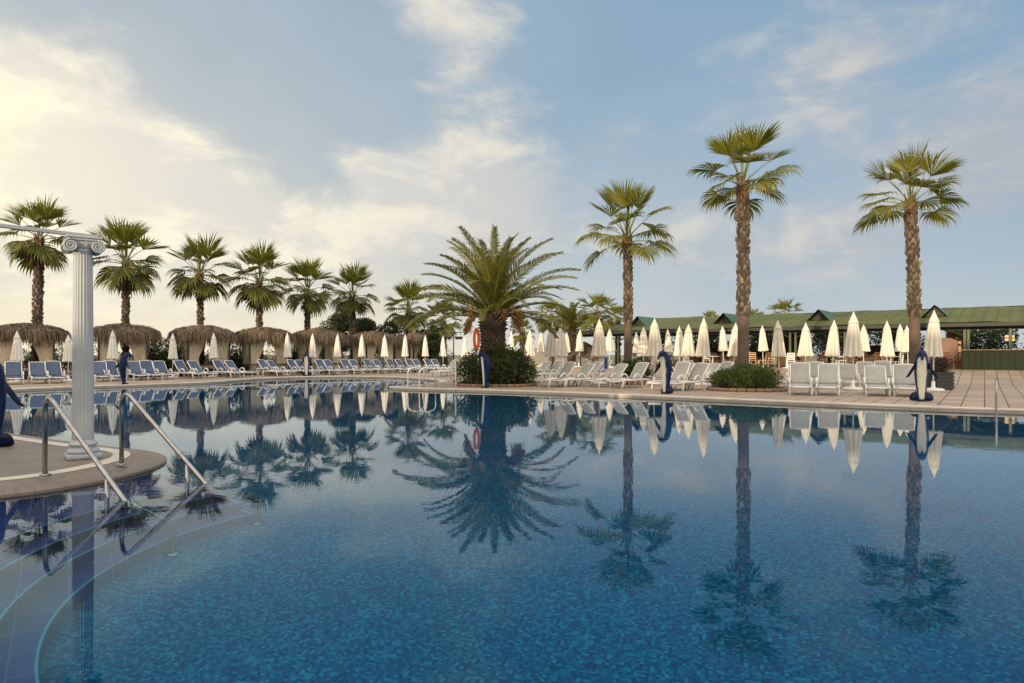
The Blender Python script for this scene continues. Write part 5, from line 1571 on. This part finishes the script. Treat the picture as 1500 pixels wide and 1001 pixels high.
for i, (px, w_, wd, lab) in enumerate([(1104, -.6, 'tan_wood', 'light wooden chair just past the tallest palm trunk'), (1117, -1.0, 'tan_wood', 'light wooden chair under the small umbrella past the palm trunk'), (1130, -.7, 'tan_wood', 'light wooden chair before the flowering planter\'s far umbrellas'),
                                     (1172, .2, 'brown_wood', 'brown chair beside the paired green posts'), (1205, .6, 'brown_wood', 'brown chair between the paired posts and the third gable'), (1258, .5, 'brown_wood', 'brown chair behind the tall umbrella at the terrace'), (1290, .7, 'brown_wood', 'brown chair inside the bar behind the palm trunk umbrellas'),
                                     (1392, .3, 'brown_wood', 'brown chair at the bar beside the counter end'), (1402, 1.0, 'brown_wood', 'brown chair half hidden by the counter end'), (1015, .3, 'brown_wood', 'brown chair under the roof beside the second gable'), (1050, .5, 'brown_wood', 'brown chair under the roof before the tallest palm'), (985, .6, 'brown_wood', 'brown chair under the roof between far umbrellas')]):
    u = on_face(px, w_); q = fpt(u, w_, 0); q.z = gz(q.x, q.y)
    KC[wd].put(q, d_ + i * 1.7, lab, 'chairs of the bar')
for i, (px, w_, lab) in enumerate([(1188, 1.2, 'brown table inside the bar by the paired posts'), (1275, 1.4, 'brown table inside the bar behind the tall umbrella'), (1385, .9, 'brown table beside the green counter end'), (1033, 1.2, 'brown table under the roof by the second gable')]):
    KT.put(fpt(on_face(px, w_), w_, .49), d_, lab, 'tables of the bar')

def make_white_table():
    root = empty('white_table', (0, 0, 0)); tag(root, None, 'table')
    mb = MB(); mb.lathe([(0, .70), (.46, .70), (.47, .72), (.46, .74), (0, .745)], 24); mb.build('table_top', M['white_plastic'], root)
    mb = MB(); mb.lathe([(0, 0), (.26, 0), (.24, .03), (.05, .06), (.035, .12), (.035, .70), (0, .7)], 16); mb.build('leg', M['white_plastic'], root, True)
    return root
KW = Kind(make_white_table()); KC['white'] = Kind(make_chair('white_plastic'))
for i, (px, w_, lab) in enumerate([(868, -1.3, 'round white table before the sloping roof end'), (955, -1.2, 'round white table behind the far umbrellas past the slender palm'), (1000, -1.2, 'round white table behind the second dolphin, at the bar front'), (1044, -1.3, 'round white table before the second gable'), (1152, -1.2, 'round white table before the paired green posts'), (1240, -1.2, 'round white table behind the tall umbrella pole'), (1305, -1.2, 'round white table behind the tall palm trunk umbrellas')]):
    u = on_face(px, w_); q = fpt(u, w_, 0); q.z = gz(q.x, q.y); KW.put(q, d_, lab, 'round white tables before the bar')
for i, (px, w_, wd, lab) in enumerate([(862, -.6, 'white', 'white chair by the table before the sloping roof end'), (875, -1.6, 'brown_wood', 'brown chair by the table before the sloping roof end'), (948, -.6, 'brown_wood', 'brown chair past the slender palm at the bar front'), (962, -1.7, 'white', 'white chair past the slender palm at the bar front'),
                                     (993, -.5, 'brown_wood', 'brown chair right behind the second dolphin'), (1008, -1.6, 'white', 'white chair right behind the second dolphin'), (1037, -.6, 'white', 'white chair before the second gable'), (1052, -1.6, 'brown_wood', 'brown chair before the second gable'), (1146, -.5, 'brown_wood', 'brown chair just before the paired posts'), (1160, -1.6, 'white', 'white chair just before the paired posts'),
                                     (1232, -.6, 'white', 'white chair behind the tall umbrella pole'), (1248, -1.6, 'brown_wood', 'brown chair behind the tall umbrella pole'), (1298, -.5, 'brown_wood', 'brown chair near the palm trunk umbrellas'), (1314, -1.5, 'white', 'white chair near the palm trunk umbrellas')]):
    u = on_face(px, w_); q = fpt(u, w_, 0); q.z = gz(q.x, q.y); KC[wd].put(q, d_ + i * 2.1, lab, 'chairs of the bar')

# pale wall and thatched hut seen between the umbrellas near the date palm
wl = MB(); a, b = pt(770, 56, 0), pt(842, 60, 0); m_ = (a + b) / 2
wl.box((0, 0, .95), ((b - a).length, .2, 1.9), bev=.02)
tag(wl.build('boundary_wall', M['plaster'], None, False, m_, atan2(b.y - a.y, b.x - a.x)), 'pale plaster wall behind the first umbrellas beside the date palm', 'wall')
hu = empty('thatched_hut', pt(856, 51, .3)); tag(hu, 'low round thatched hut behind the umbrellas at the end of the green roof', 'hut')
mb = MB(); mb.lathe([(0.02, 2.0), (.5, 1.75), (1.0, 1.42), (1.45, 1.02), (1.4, .98), (.02, 1.3)], 24); r_ = mb.build('roof', M['thatch_core'], hu, True)
rng = random.Random(12); mb = MB()
for i in range(900):
    a = rng.uniform(0, 6.28); q = sqrt(rng.random()); R_ = 1.45 * q; z = 2.02 - .98 * q
    o = V((cos(a), sin(a), 0)); s_ = V((-sin(a), cos(a), 0)) * rng.uniform(.01, .03); p = o * R_ + V((0, 0, z)); e_ = p + o * .3 + V((0, 0, -.28 - .1 * rng.random()))
    mb.quad(p - s_, p + s_, e_ + s_ * .5, e_ - s_ * .5)
mb.build('thatch', M['thatch'], r_)
for sx in (-1, 1):
    for sy in (-1, 1):
        mb = MB(); mb.tube([(sx * .8, sy * .8, 0), (sx * .8, sy * .8, 1.25)], .06, 8); mb.build('post', M['dark_wood'], hu)
